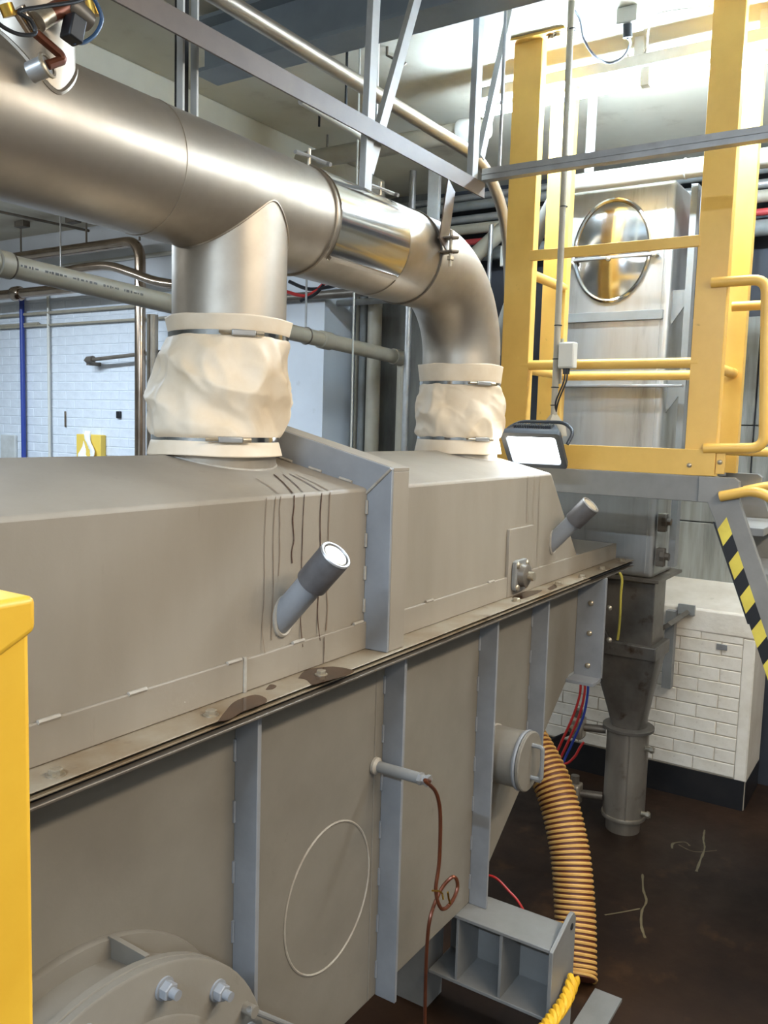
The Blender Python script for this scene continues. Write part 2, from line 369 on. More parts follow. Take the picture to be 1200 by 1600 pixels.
fluorescent(b+Vector((0, -.15, 0)), b+Vector((0, -2.0, 0)), 'added unseen fluorescent tube lamp to the right of the stairs', 'tube_glow_added')
# ================================================================ THE MACHINE
mc = thing('trough_machine', (1.5, 1.56, 0), 'long grey painted steel trough machine with bolted hood', 'machine')
XL = -0.7
YF, YB = 1.215, 1.905; RIDGE = 1.56
def hood_x(z): return 3.034+(1.88-z)*0.93
sec = [(YF, 1.463), (YF, 1.88), (RIDGE, 1.955), (YB, 1.88), (YB, 1.463)]
mb = MB(); n = len(sec)
mb.add([(XL, y, z) for y, z in sec]+[(hood_x(z)if z < 1.9 else hood_x(1.88)+.02, y, z) for y, z in sec],
       [tuple(range(n)), tuple(range(n, 2*n))[::-1]]+[(i, (i+1) % n, (i+1) % n+n, i+n) for i in range(n)])
hood = mb.build('hood', 'hood_paint', mc, bevel=.008)
# skirt angle round the hood
sk = MB().box((XL, YF-.008, 1.463), (1.333, YF, 1.537)).build('skirt', 'hood_paint', mc, bevel=.0025)
MB().box((1.339, YF-.009, 1.463), (3.84, YF, 1.535)).build('skirt', 'hood_paint', mc, bevel=.0025)
MB().box((3.83, YF, 1.463), (3.84, YB, 1.535)).build('skirt', 'hood_paint', mc, bevel=.0025)
MB().box((3.42, YF, 1.463), (3.83, YB, 1.468)).build('cover_plate', 'white_paint_steel', mc)  # light caught inside the tray end is put in as white
# flange stack
EX = 3.87
MB().box((XL, 1.13, 1.4592), (EX, 1.99, 1.4625)).build('hood_flange', 'flange_paint', mc, bevel=.002)
MB().box((XL, 1.147, 1.4505), (EX-.005, 1.98, 1.4592)).build('gasket', 'gasket', mc)
MB().box((XL, 1.133, 1.4465), (3.30, 1.99, 1.4505)).build('spacer_strip', 'flange_paint', mc, bevel=.001)
MB().box((3.30, 1.135, 1.4465), (EX-.005, 1.99, 1.4505)).build('gasket', 'gasket', mc)
MB().box((XL, 1.147, 1.437), (EX-.005, 1.98, 1.4465)).build('gasket', 'gasket', mc)
MB().box((XL, 1.13, 1.4305), (EX, 1.99, 1.437)).build('trough_flange', 'dark_steel', mc, bevel=.002)
for (px, py) in ((87, 1208), (330, 1115), (502, 1052), (807, 938), (872, 912), (910, 901), (941, 888), (971, 875)):
    p = aZ(px, py, 1.466); p.z = 1.4625
    if p.y < 1.145: p.y = 1.15
    inst(ME_BOLT, 'bolt', mc, p, scale=(1.0 if px > 600 else .95))
# trough body
tz = 1.4305; Y0, Y1 = 1.24, 1.88
poly = [(XL, Y0, .405), (2.575, Y0, .405), (3.40, Y0, 1.012), (3.475, Y0, 1.012), (3.475, Y0, tz), (XL, Y0, tz)]
MB().prism(poly, (0, Y1-Y0, 0)).build('trough', 'trough_paint_shaded', mc, bevel=.004)
def ribz(x): return .405 if x < 2.575 else .405+(x-2.575)*.736
for x in (.72, 1.35, 1.95, 2.535, 2.975):
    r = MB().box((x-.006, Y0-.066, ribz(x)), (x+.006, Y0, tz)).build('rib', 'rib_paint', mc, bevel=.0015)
    z = tz-.08
    while z > ribz(x)+.05:      # weld stitches along the rib
        MB().tube([(x-.008, Y0-.002, z), (x-.008, Y0-.002, z-.05)], .004, 6).build('weld_stitch', 'rib_paint', r); z -= .14
r = MB().box((3.455, 1.12, .99), (3.475, Y0, tz)).build('end_flange', 'rib_paint', mc, bevel=.0015)
MB().box((3.36, 1.12, .99), (3.475, Y0, 1.004)).build('end_flange_foot', 'rib_paint', mc, bevel=.0015)
for z in (1.32, 1.19, 1.05): inst(ME_DOME, 'bolt', r, (3.455, 1.18, z), rot=(-1, 0, 0))
# end panel seen past the flange (stainless with bolts)
ep = MB().box((3.52, 1.32, .98), (3.60, 1.8, 1.43)).build('end_panel', 'stainless_dull', mc, bevel=.004)
MB().box((3.475, 1.26, 1.0), (3.52, 1.86, 1.42)).build('end_neck', 'trough_paint_shaded', mc)
for z in (1.28, 1.08): inst(ME_DOME, 'bolt', ep, aX(952, 950 if z > 1.2 else 1000, 3.52), rot=(-1, 0, 0))
# vertical seam and weld circle
MB().tube([(1.905, Y0, tz), (1.905, Y0, .41)], .003, 6).build('weld_seam', 'trough_paint_shaded', mc)
c = aY(512, 1400, Y0)
MB().ring((1.708, Y0, .815), (0, 1, 0), .183, .0035, 60, 6, ry=1.06, u=(1, 0, 0)).build('weld_ring', 'bead', mc)
# stiffener frame over the hood (two faces mitred)
sx0, sx1 = 1.795, 1.878
st = MB()
front = [(sx0, YF, 1.4635), (sx0, 1.14, 1.4635), (sx0, 1.14, 1.935), (sx0, RIDGE, 2.035), (sx0, 1.98, 1.935), (sx0, 1.98, 1.4635), (sx0, YB, 1.4635), (sx0, YB, 1.87), (sx0, RIDGE, 1.945), (sx0, YF, 1.87)]
MB().prism(front, (.009, 0, 0)).build('stiffener', 'rib_paint', mc, bevel=.002)
s2 = MB().box((sx0+.009, 1.14, 1.4635), (sx1, 1.149, 1.9262)).build('stiffener_leg', 'hood_paint', mc, bevel=.002)
MB().prism([(sx0+.009, 1.14, 1.9355), (sx0+.009, RIDGE, 2.0355), (sx0+.009, RIDGE, 2.0265), (sx0+.009, 1.14, 1.9265)], (sx1-sx0-.009, 0, 0)).build('stiffener_leg', 'hood_paint', mc, bevel=.001)
MB().prism([(sx0+.009, 1.98, 1.9355), (sx0+.009, RIDGE, 2.0355), (sx0+.009, RIDGE, 2.0265), (sx0+.009, 1.98, 1.9265)], (sx1-sx0-.009, 0, 0)).build('stiffener_leg', 'hood_paint', mc, bevel=.001)
MB().tube([(sx0-.002, 1.142, 1.934), (sx0-.002, YF, 1.868)], .0035, 6).build('weld_bead', 'bead', mc)
z = 1.85
while z > 1.5:
    MB().tube([(sx0-.003, YF-.003, z), (sx0-.003, YF-.003, z-.035)], .004, 6).build('weld_stitch', 'bead', mc); z -= .085
y = 1.26
while y < 1.55:
    zz = 1.88+(y-YF)*.217; MB().tube([(sx0-.003, y, zz+.004), (sx0-.003, y+.04, zz+.0127)], .004, 6).build('weld_stitch', 'bead', mc); y += .1
# stitches along the skirt top
for px in (70, 210, 362, 462, 555, 665, 760):
    x = aY(px, 0, YF).x; p = aY(px, 1000, YF); x = p.x
    MB().tube([(x-.02, YF-.007, 1.5375), (x+.022, YF-.007, 1.5375)], .0045, 6).build('weld_stitch', 'bead', mc)
MB().tube([(1.336, YF-.008, 1.463), (1.336, YF-.008, 1.54)], .005, 6).build('weld_bead', 'bead', mc)
# patch plate + bearing
pp = MB().box((2.655, YF-.012, 1.463), (2.86, YF, 1.70)).build('patch_plate', 'hood_paint', mc, bevel=.002)
bc = Vector((2.735, YF-.013, 1.535))
be = MB()
pts = []
for i in range(32):
    t_ = 2*math.pi*i/32; rr = .055+.014*abs(math.cos(2*t_))**3; pts.append(bc+Vector((rr*math.cos(t_+.78), 0, rr*math.sin(t_+.78))))
be = MB().prism(pts, (0, -.016, 0)).build('bearing', 'grey_paint', mc, bevel=.003)
MB().lathe(bc+Vector((0, -.016, 0)), (0, -1, 0), [(0, .042), (.02, .038), (.025, .03)], 24).build('bearing_hub', 'dark_steel', be)
MB().cyl(bc+Vector((0, -.03, 0)), bc+Vector((0, -.062, 0)), .016, n=16).build('shaft_end', 'bolt', be)
for k in range(4):
    t_ = .78+math.pi/2*k; inst(ME_DOME, 'bolt', be, bc+Vector((.055*math.cos(t_), -.016, .055*math.sin(t_))), rot=(0, -1, 0))
# nozzles with dark sockets
def nozzle(p, L, r):
    d = Vector((0, -.68, .733)).normalized(); p = Vector(p)
    nz = MB().cyl(p-d*.03, p+d*L, r).build('nozzle', 'rib_paint', mc)
    MB().ring(p+Vector((0, -.002, .0)), (0, 1, 0), r, .006, 28, 6, ry=1.4, u=(1, 0, 0)).build('weld_ring', 'bead', nz)
    MB().lathe(p+d*(L*.62), d, [(0, r*1.02), (.003, r*1.2), (L*.5, r*1.22), (L*.52, r*1.16), (L*.52, r*.98), (L*.5, r*.96)], 28).build('socket', 'cap_dark', nz)
    q = p+d*(L*1.135); MB().ring(q, d, r*1.1, .004, 28, 6).build('sight_ring', 'galv', nz)
    MB().lathe(p+d*(L*1.115), d, [(0, r*.94), (.005, r*.9)], 24).build('sight_glass', 'lens_dusty', nz)
nozzle((1.47, YF, 1.605), .185, .031)
nozzle((3.075, YF, 1.615), .185, .031)
# thermowell stub with capillary
stb = MB().cyl((1.905, Y0+.01, 1.105), (1.905, 1.095, 1.105), .0155).build('probe_stub', 'grey_paint', mc)
MB().lathe((1.905, 1.238, 1.105), (0, -1, 0), [(0, .024), (.008, .024), (.014, .016)], 20).build('weld_collar', 'bead', stb)
MB().lathe((1.905, 1.095, 1.105), (0, -1, 0), [(0, .017), (.01, .017), (.012, .013), (.02, .013), (.022, .016), (.032, .016)], 6).build('gland', 'galv', stb)
p0 = Vector((1.905, 1.063, 1.105))
YC = 1.05
pts = [p0, aY(664, 1220, YC), aY(680, 1236, YC), aY(687, 1262, YC), aY(688, 1300, YC), aY(686, 1350, YC), aY(681, 1392, YC), aY(690, 1420, YC-.01), aY(706, 1409, YC-.02), aY(715, 1385, YC-.02), aY(709, 1370, YC-.015), aY(693, 1384, YC+.005), aY(680, 1410, YC+.012), aY(671, 1440, YC+.01), aY(667, 1480, YC+.02), aY(665, 1530, YC+.03), aY(664, 1590, YC+.04), aY(664, 1660, YC+.04)]
cp = tag(MB().tube(smooth(pts, 7), .0052, 8).build('capillary_tube', 'copper_tube'), 'coiled brown copper capillary tube hanging from the probe stub', 'tube')
q = aY(680, 1392, YC-.006); MB().tube([q+Vector((-.016, 0, .008)), q+Vector((.012, -.006, -.004)), q+Vector((.03, -.006, -.02)), q+Vector((.03, -.01, -.035))], .0028, 6).build('cable_tie', 'brass', cp)
q = aY(697, 1402, YC-.02); MB().tube([q+Vector((-.006, -.008, .02)), q+Vector((.0, -.008, .0)), q+Vector((.01, -.008, -.02))], .003, 6).build('cable_tie', 'brass', cp)
# round inspection port with handle
pc = Vector((2.675, 0, .90))
po = MB().cyl((pc.x, Y0+.01, pc.z), (pc.x, 1.125, pc.z), .098, n=40).build('inspection_port', 'trough_paint_shaded', mc)
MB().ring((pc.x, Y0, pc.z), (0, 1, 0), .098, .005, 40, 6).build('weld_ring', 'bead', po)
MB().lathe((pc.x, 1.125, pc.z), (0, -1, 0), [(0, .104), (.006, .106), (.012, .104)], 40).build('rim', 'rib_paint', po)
ld = MB().lathe((pc.x, 1.113, pc.z), (0, -1, 0), [(0, .098), (.003, .104), (.012, .104), (.015, .1)], 40).build('lid', 'trough_paint_shaded', po)
hx = pc.x+.012
MB().tube(fillet([(hx, 1.1, pc.z+.055), (hx, 1.06, pc.z+.055), (hx, 1.06, pc.z-.06), (hx, 1.1, pc.z-.06)], .012), .008, 8).build('handle', 'grey_paint', po)
# manhole
mcx, mcz, mr = .90, .68, .40
mh = MB().lathe((mcx, Y0, mcz), (0, -1, 0), [(0, .405), (.012, .408), (.020, .405), (.022, .39), (.022, .30)], 72, caps=False).build('manhole_rim', 'trough_paint_shaded', mc)
MB().lathe((mcx, Y0-.005, mcz), (0, -1, 0), [(0, .37), (.1, .37)], 64).build('manhole_neck', 'trough_paint_shaded', mh)
MB().lathe((mcx, 1.135, mcz), (0, -1, 0), [(0, .395), (.002, .40), (.016, .40), (.018, .397), (.018, .392), (.021, .392), (.021, .40), (.035, .40), (.038, .395)], 72).build('manhole_cover', 'trough_paint_shaded', mh, angle=50)
MB().lathe((mcx, 1.098, mcz), (0, -1, 0), [(0, .305), (.004, .30), (.012, .18), (.014, .0)], 64).build('cover_dome', 'trough_paint_shaded', mh)
for ang in (130, 100, 72, 46, 18, -8):
    t_ = math.radians(ang); q = Vector((mcx+.355*math.cos(t_), 1.097, mcz+.355*math.sin(t_))); inst(ME_NUT, 'nut', mh, q, rot=(0, -1, 0), scale=1.05)
MB().prism([(mcx+.09, 1.225, mcz+.40), (mcx+.09, 1.20, mcz+.40), (mcx+.10, 1.135, mcz+.388), (mcx+.10, 1.135, mcz+.35), (mcx+.09, 1.225, mcz+.35)], (.01, 0, 0)).build('gusset', 'trough_paint_shaded', mh)
q = Vector((mcx+.37*math.cos(.48), 1.09, mcz+.37*math.sin(.48)))
hg = MB().cyl(q+Vector((0, .04, 0)), q+Vector((0, -.02, 0)), .012, n=14).build('hinge_boss', 'trough_paint_shaded', mh)
MB().cyl(q+Vector((-.01, -.012, .01)), q+Vector((.16, -.012, -.14)), .006, n=10).build('hinge_rod', 'grey_paint', mh)
# mounting foot
fx0, fx1, fy0, fy1 = 2.44, 2.61, .905, 1.235
ft = thing('support_bracket', (2.52, 1.07, 0), 'grey steel support bracket below the trough with webs', 'bracket')
MB().box((fx0, fy0, .392), (fx1, Y0+.1, .404)).build('top_plate', 'grey_paint', ft, bevel=.002)
MB().box((fx0, fy0, .16), (fx1, 1.34, .172)).build('bottom_plate', 'grey_paint', ft, bevel=.002)
MB().box((fx1-.012, fy0, .172), (fx1, 1.34, .392)).build('back_web', 'grey_paint', ft)
for y in (1.075, 1.235): MB().box((fx0+.003, y-.005, .172), (fx1-.012, y+.005, .392)).build('web', 'grey_paint', ft, bevel=.001)
ep_ = [(fx0-.01, fy0, .0), (fx1+.02, fy0, .0), (fx1+.02, fy0, .43), (fx1-.0, fy0, .455), (fx1-.03, fy0, .455), (fx0-.01, fy0, .405)]
MB().prism(ep_, (0, -.014, 0)).build('end_plate', 'grey_paint', ft, bevel=.002)
MB().cyl((fx1-.02, fy0-.0145, .415), (fx1-.02, fy0-.0165, .415), .011, n=16).build('hole', 'gasket', ft)
MB().box((fx0-.02, .8, 0), (fx1+.3, .9, .012)).build('base_plate', 'grey_paint', ft)
# second leg further left keeps the machine off the ground
ft2 = thing('machine_stand', (.2, 1.56, 0), 'grey steel stand under the near end of the trough', 'leg')
MB().box((.15, 1.3, 0), (.25, 1.82, .404)).build('post', 'grey_paint', ft2); MB().box((.08, 1.24, 0), (.32, 1.88, .015)).build('foot_plate', 'grey_paint', ft2)
MB().box((2.47, 1.36, 0), (2.58, 1.82, .404)).build('post', 'grey_paint', ft)
# rope
rp = smooth([aY(897, 1528, .86), aY(884, 1562, .86), aY(866, 1588, .85), aY(848, 1612, .85), aY(820, 1640, .85)], 16)
rt = thing('rope', rp[-1], 'thick yellow twisted rope hanging at the bracket end plate', 'rope')
for k in range(3):
    pts = []
    for i, p in enumerate(rp):
        d = (rp[min(i+1, len(rp)-1)]-rp[max(i-1, 0)]).normalized(); a_, b_, _ = frame(d); t_ = i*.42+k*2.094; pts.append(p+a_*.0115*math.cos(t_)+b_*.0115*math.sin(t_))
    MB().tube(pts, .0115, 8).build('strand', 'rope_yellow', rt)
# stains and drips
def strip(pts, wd, m, n_=Vector((0, -1, 0)), off=.0012):
    mb = MB(); L = []; R = []; P = smooth(pts, 8)
    for i, p in enumerate(P):
        d = (P[min(i+1, len(P)-1)]-P[max(i-1, 0)]).normalized(); s_ = d.cross(n_).normalized(); q = wd*(.6+.6*noise.noise(p*30+Vector((9, 1, 2)))**2+.3*random.random())
        L.append(p+s_*q+n_*off); R.append(p-s_*q+n_*off)
    m_ = len(P); mb.add(L+R, [(i, i+1, m_+i+1, m_+i) for i in range(m_-1)]); return mb.build('drip_streak', m, mc)
nt = Vector((0, -.217, .976)).normalized()
def drip(px, pybot, wd, m, pxt=None, pyt=None, wob=.004):
    a = aY(px, 770, YF); xa = a.x; b = aY(px-(pybot-770)*.03, pybot, YF)
    pts = [Vector((xa+(b.x-xa)*k/6+random.uniform(-wob, wob)*(0 < k < 6), YF-.0005-(.0085 if (1.878-(1.878-b.z)*k/6) < 1.54 else 0), 1.878-(1.878-b.z)*k/6)) for k in range(7)]
    strip(pts, wd, m)
    if pxt:
        d = ray(pxt, pyt); z0 = 1.88; tt = (z0-.217*YF-CAM.z)/(d.z-.217*d.y)*1.0; tp = CAM+d*((1.88-.217*YF-CAM.z)/(d.z-.217*d.y))
        strip([tp, (tp+Vector((xa, YF+.004, 1.881)))/2+Vector((.004, 0, 0)), Vector((xa, YF+.003, 1.8808))], wd*1.2, m, n_=nt, off=.0016)
drip(438, 900, .0016, 'drip_light', 400, 748); drip(459, 880, .0022, 'drip', 428, 742); drip(475, 1010, .0016, 'drip', 442, 742)
drip(502, 1000, .002, 'drip', 452, 741); drip(515, 985, .0022, 'drip_light', 462, 742); drip(430, 1000, .0014, 'drip_light'); drip(416, 1020, .0012, 'drip_light')
drip(823, 900, .0016, 'drip_light'); drip(842, 890, .0016, 'drip_light'); drip(833, 895, .0012, 'drip_light')
strip([Vector((1.612, YF-.010, 1.53)), Vector((1.613, YF-.010, 1.50)), Vector((1.612, YF-.010, 1.466))], .0016, 'drip')
def puddle(pix, m='stain', z=1.4625):
    P = [aZ(x, y, z) for x, y in pix]; P = smooth(P+[P[0]], 5)[:-1]
    MB().prism([p+Vector((0, 0, .0002)) for p in P], (0, 0, .0006)).build('oil_stain', m, mc)
puddle([(340, 1128), (352, 1112), (368, 1096), (398, 1086), (416, 1092), (412, 1100), (380, 1112), (360, 1124)])
puddle([(466, 1060), (480, 1047), (520, 1042), (552, 1048), (540, 1056), (505, 1066), (488, 1070), (478, 1062)])
puddle([(415, 1078), (422, 1070), (432, 1072), (426, 1077)])
puddle([(800, 934), (812, 926), (846, 922), (838, 928), (815, 936)])
puddle([(855, 920), (866, 914), (870, 918), (860, 922)])
# ================================================================ DUCTWORK
DZ, DR, DY = 2.605, .148, 1.56
du = thing('exhaust_duct', (1.65, DY, DZ), 'large brushed stainless steel duct with tee branch and elbow', 'duct')
EXC, ER = 2.925, .30
X1 = EXC-ER
MB().lathe((-.55, DY, DZ), (1, 0, 0), [(0, DR), (.55+1.905, DR)], 72).build('main_pipe', 'stainless', du)
MB().lathe((1.905, DY, DZ), (1, 0, 0), [(0, DR+.001), (.03, DR+.001), (X1-1.905, DR+.001)], 72).build('access_section', 'stainless', du)
# elbow
pts = [Vector((X1, DY, DZ))]
for i in range(1, 25):
    t_ = math.pi/2*i/24; pts.append(Vector((X1+ER*math.sin(t_), DY, DZ-ER+ER*math.cos(t_))))
pts.append(Vector((EXC, DY, 2.19)))
MB().tube(pts, DR, 72, caps=False).build('elbow', 'stainless', du)
BX = 1.652
MB().lathe((BX, DY, 2.242), (0, 0, 1), [(0, .1455), (DZ-2.242, .1455)], 72).build('branch_pipe', 'stainless', du)
# saddle weld
sp = []
for i in range(96):
    t_ = 2*math.pi*i/96; x = .1462*math.cos(t_); y = .1462*math.sin(t_); sp.append(Vector((BX+x, DY+y, DZ-math.sqrt(max(DR**2-y*y, 0)))))
MB().tube(sp, .003, 6, True).build('weld_seam', 'stainless_dull', du)
MB().ring((1.36, DY, DZ), (1, 0, 0), DR, .0016, 72, 6).build('weld_seam', 'stainless', du)
MB().ring((1.905, DY, DZ), (1, 0, 0), DR+.002, .004, 72, 6).build('joint_ring', 'stainless_dull', du)
# wrapped access cover (bright) on the access section
def shell(x0, x1, r, a0, a1, n=40, th=.004):
    mb = MB(); vs = []
    for i in range(n+1):
        t_ = math.radians(a0+(a1-a0)*i/n)
        for rr in (r, r+th):
            for x in (x0, x1): vs.append((x, DY-rr*math.cos(t_), DZ+rr*math.sin(t_)))
    fs = []
    for i in range(n):
        k = 4*i; fs += [(k, k+1, k+5, k+4), (k+2, k+6, k+7, k+3), (k, k+4, k+6, k+2), (k+1, k+3, k+7, k+5)]
    fs += [(0, 2, 3, 1), (4*n, 4*n+1, 4*n+3, 4*n+2)]
    return mb.add(vs, fs)
cv = shell(1.925, 2.28, DR+.001, -48, 170).build('access_cover', 'stainless_bright', du)
shell(1.93, 2.275, DR+.004, -47, -43, 4, .006).build('cover_lip', 'stainless_dull', cv)
shell(2.285, 2.60, DR+.001, -175, 175, 80, .003).build('sleeve', 'stainless', du)
# band clamp with ears + bolt
bxp = 2.475
bc_ = MB().ring((bxp, DY, DZ), (1, 0, 0), DR+.006, .0035, 72, 6).build('band_clamp', 'dark_steel', du)
e0 = Vector((bxp, DY-DR-.004, DZ+.02))
for dz in (.022, -.022):
    MB().prism([e0+Vector((-.02, .004, dz)), e0+Vector((.02, .004, dz)), e0+Vector((.02, -.05, dz)), e0+Vector((0, -.065, dz)), e0+Vector((-.02, -.05, dz))], (0, 0, .005)).build('clamp_ear', 'dark_steel', bc_)
MB().cyl(e0+Vector((0, -.035, .05)), e0+Vector((0, -.035, -.065)), .0055, n=10).build('clamp_bolt', 'bolt', bc_)
MB().lathe(e0+Vector((0, -.035, -.045)), (0, 0, 1), [(0, .012), (.012, .012)], 6).build('clamp_nut', 'bolt', bc_)
# top latches on rings
for lx in (1.905, 2.26):
    q = Vector((lx, DY-.05, DZ+DR-.004))
    MB().tube([q+Vector((-.06, 0, .016)), q+Vector((.0, 0, .02)), q+Vector((.07, -.01, .018))], .006, 8).build('latch', 'galv', du)
    MB().tube([q+Vector((.0, 0, -.005)), q+Vector((.0, 0, .04))], .005, 8).build('latch_screw', 'bolt', du)
    MB().tube([q+Vector((.065, -.025, .012)), q+Vector((.07, .025, .03))], .006, 8).build('wing_nut', 'galv', du)
# vertical inlet at the near end with sensor
ix = 1.035; iy = 1.50; ir = .085
inl = MB().lathe((ix, iy, DZ+.02), (0, 0, 1), [(0, ir), (.62, ir)], 48).build('inlet_pipe', 'stainless', du)
wp_ = []
for i in range(64):
    t_ = 2*math.pi*i/64; x = ir*math.cos(t_); y = ir*math.sin(t_); yy = iy+y-DY; wp_.append(Vector((ix+x, iy+y, DZ+math.sqrt(max(DR**2-yy*yy, 0)))))
MB().tube(wp_, .005, 6, True).build('weld_seam', 'stainless', inl)
# sensor: socket + bent stem + head
sn = thing('sensor', (1.02, 1.38, 2.7), 'brown pressure sensor with bent stem and black plug on the inlet pipe', 'sensor')
YS = 1.37
s0 = aY(48, 114, YS+.03); s1 = aY(74, 102, YS)
MB().cyl(s0, s1, .018, n=20).build('socket', 'galv', sn)
MB().ring(s1, s1-s0, .019, .004, 20, 6).build('nut', 'bolt', sn)
MB().tube(fillet([s1, aY(98, 94, YS), aY(94, 85, YS), aY(58, 54, YS), aY(45, 42, YS)], .02), .0085, 10).build('stem', 'copper_tube', sn)
MB().cyl(aY(28, 12, YS), aY(52, 50, YS), .013, n=16).build('valve_body', 'brown_pipe', sn)
MB().cyl(aY(58, 34, YS), aY(76, 22, YS), .017, n=20).build('union', 'bolt', sn)
MB().cyl(aY(72, 26, YS), aY(104, 8, YS), .016, n=16).build('housing', 'copper_tube', sn)
MB().lathe(aY(104, 6, YS), aY(128, 26, YS)-aY(104, 6, YS), [(0, .02), (.02, .022), (.05, .018)], 20).build('head', 'dark_steel', sn)
MB().bar(aY(118, 28, YS-.02), aY(111, 64, YS-.02), .03, .03, (0, 1, 0)).build('plug', 'black_plastic', sn, bevel=.003)
MB().cyl(aY(143, 2, YS), aY(147, 24, YS), .012, n=12).build('cap', 'brass', sn)
MB().cyl(aY(8, 6, YS), aY(16, 26, YS), .012, n=12).build('tee', 'brass', sn)
cb = tag(MB().tube(smooth([aY(116, 66, YS-.02), aY(132, 66, YS-.02), aY(150, 52, YS-.02), aY(159, 30, YS-.02), aY(152, 8, YS-.02), aY(140, -14, YS-.02)], 8), .0038, 8).build('sensor_cable', 'blue_cable'), 'blue cable looping from the black sensor plug', 'cable')
tag(MB().tube(smooth([aY(-10, 30, YS-.03), aY(8, 44, YS-.03), aY(32, 54, YS-.03), aY(55, 52, YS-.03), aY(48, 32, YS-.03), aY(30, 18, YS-.03), aY(70, 10, YS-.03), aY(120, 2, YS-.03), aY(140, -10, YS-.03)], 8), .0035, 8).build('sensor_cable', 'black_plastic'), 'dark thin cable looped around the sensor valves', 'cable')
# ---------------------------------------------------------------- fabric sleeves
def sleeve(name_lab, xb, xt, zb, zt, rb, rt, bulge, seed, clamps, left=0.0):
    t0 = thing('fabric_sleeve', (xb, DY, zb), name_lab, 'sleeve', None)
    NT, NZ = 160, 90; vs = []; fs = []
    c0, c1 = clamps
    for j in range(NZ+1):
        t = j/NZ; z = zb+(zt-zb)*t; cx = xb+(xt-xb)*min(max((t-.1)/.8, 0), 1); rr = rb+(rt-rb)*t
        if c0 < t < c1:
            e = math.sin(math.pi*(t-c0)/(c1-c0)); env = max(e, 0)**.55
        else: env = 0
        for i in range(NT):
            a = 2*math.pi*i/NT; u = Vector((math.cos(a), math.sin(a), 0))
            p = Vector((u.x*1.3, u.y*1.3, t*1.9))+Vector((seed, seed*.7, 0))
            # crumple: ridged noise in slanted coordinates
            q = Vector((p.x+p.z*.6, p.y-p.z*.4, p.z*1.1))
            n1 = 1-abs(noise.noise(q*1.05))*3.2; n2 = 1-abs(noise.noise(q*2.3+Vector((5, 3, 1))))*2.6; n3 = noise.noise(p*5)
            d = env*(bulge*(1.25-.7*t)*(.30+.75*n1+.30*n2)+.0015*n3)
            out = 0
            if t < c0: out = .004*(1-t/c0)+.006*max(0, (c0-t)/c0)
            if t > c1: out = (.004+.006*(.5+noise.noise(Vector((u.x*2, u.y*2, seed)))))*(t-c1)/(1-c1)*1.3
            pin = .0035*(1-min(abs(t-c0), abs(t-c1))/.03) if min(abs(t-c0), abs(t-c1)) < .03 else 0
            r = max(rr+.006+d+out-pin, rr+.002)
            dx = -left*env*(1-t)*max(0, -u.x)
            dzz = .006*noise.noise(Vector((u.x*1.4, u.y*1.4, seed+t)))*(1 if t in (0, 1) else .6)
            vs.append(Vector((cx+u.x*r+dx, DY+u.y*r, z+dzz)))
    for j in range(NZ):
        for i in range(NT):
            i2 = (i+1) % NT; fs.append((j*NT+i, j*NT+i2, (j+1)*NT+i2, (j+1)*NT+i))
    sl = MB().add(vs, fs).build('fabric', 'cream_fabric', t0, angle=80)
    md = sl.modifiers.new('thick', 'SOLIDIFY'); md.thickness = .0025; md.offset = -1
    for tcl in clamps:
        cx = xb+(xt-xb)*min(max((tcl-.1)/.8, 0), 1); rr = rb+(rt-rb)*tcl+.0055; z = zb+(zt-zb)*tcl
        b_ = MB().lathe((cx, DY, z-.006), (0, 0, 1), [(0, rr), (0, rr+.0016), (.012, rr+.0016), (.012, rr)], 72, caps=False).build('clamp_band', 'stainless_bright', t0)
        ang = math.radians(-128+4*(seed % 3)); d = Vector((math.cos(ang), math.sin(ang), 0)); s_ = Vector((-d.y, d.x, 0)); q = Vector((cx, DY, z))+d*(rr+.008)
        MB().bar(q-s_*.03, q+s_*.03, .012, .015).build('clamp_screw', 'galv', b_, bevel=.003)
        MB().cyl(q+s_*.03, q+s_*.05, .0065, n=10).build('screw_head', 'bolt', b_)
        MB().cyl(q-s_*.06, q-s_*.03, .004, n=8).build('screw_tail', 'bolt', b_)
    # vertical seam of the fabric
    return t0
sleeve('crumpled cream fabric sleeve under the duct tee branch', 1.605, BX, 1.955, 2.298, .155, .1455, .027, 1.0, (.12, .87), left=.012)
sleeve('cream fabric sleeve under the duct elbow', 2.925, EXC, 1.945, 2.275, .152, .148, .021, 5.0, (.17, .79))
# inlet stubs of the hood
for x, r in ((1.605, .155), (2.925, .152)):
    MB().lathe((x, DY, 1.885), (0, 0, 1), [(0, r), (.11, r)], 64).build('inlet_stub', 'stainless_dull', mc)
    lp = []
    for i in range(64):
        t_ = 2*math.pi*i/64; y = r*math.sin(t_); lp.append(Vector((x+r*math.cos(t_), DY+y, 1.955-abs(y)*.217)))
    MB().tube(lp, .004, 6, True).build('weld_ring', 'bead', mc)
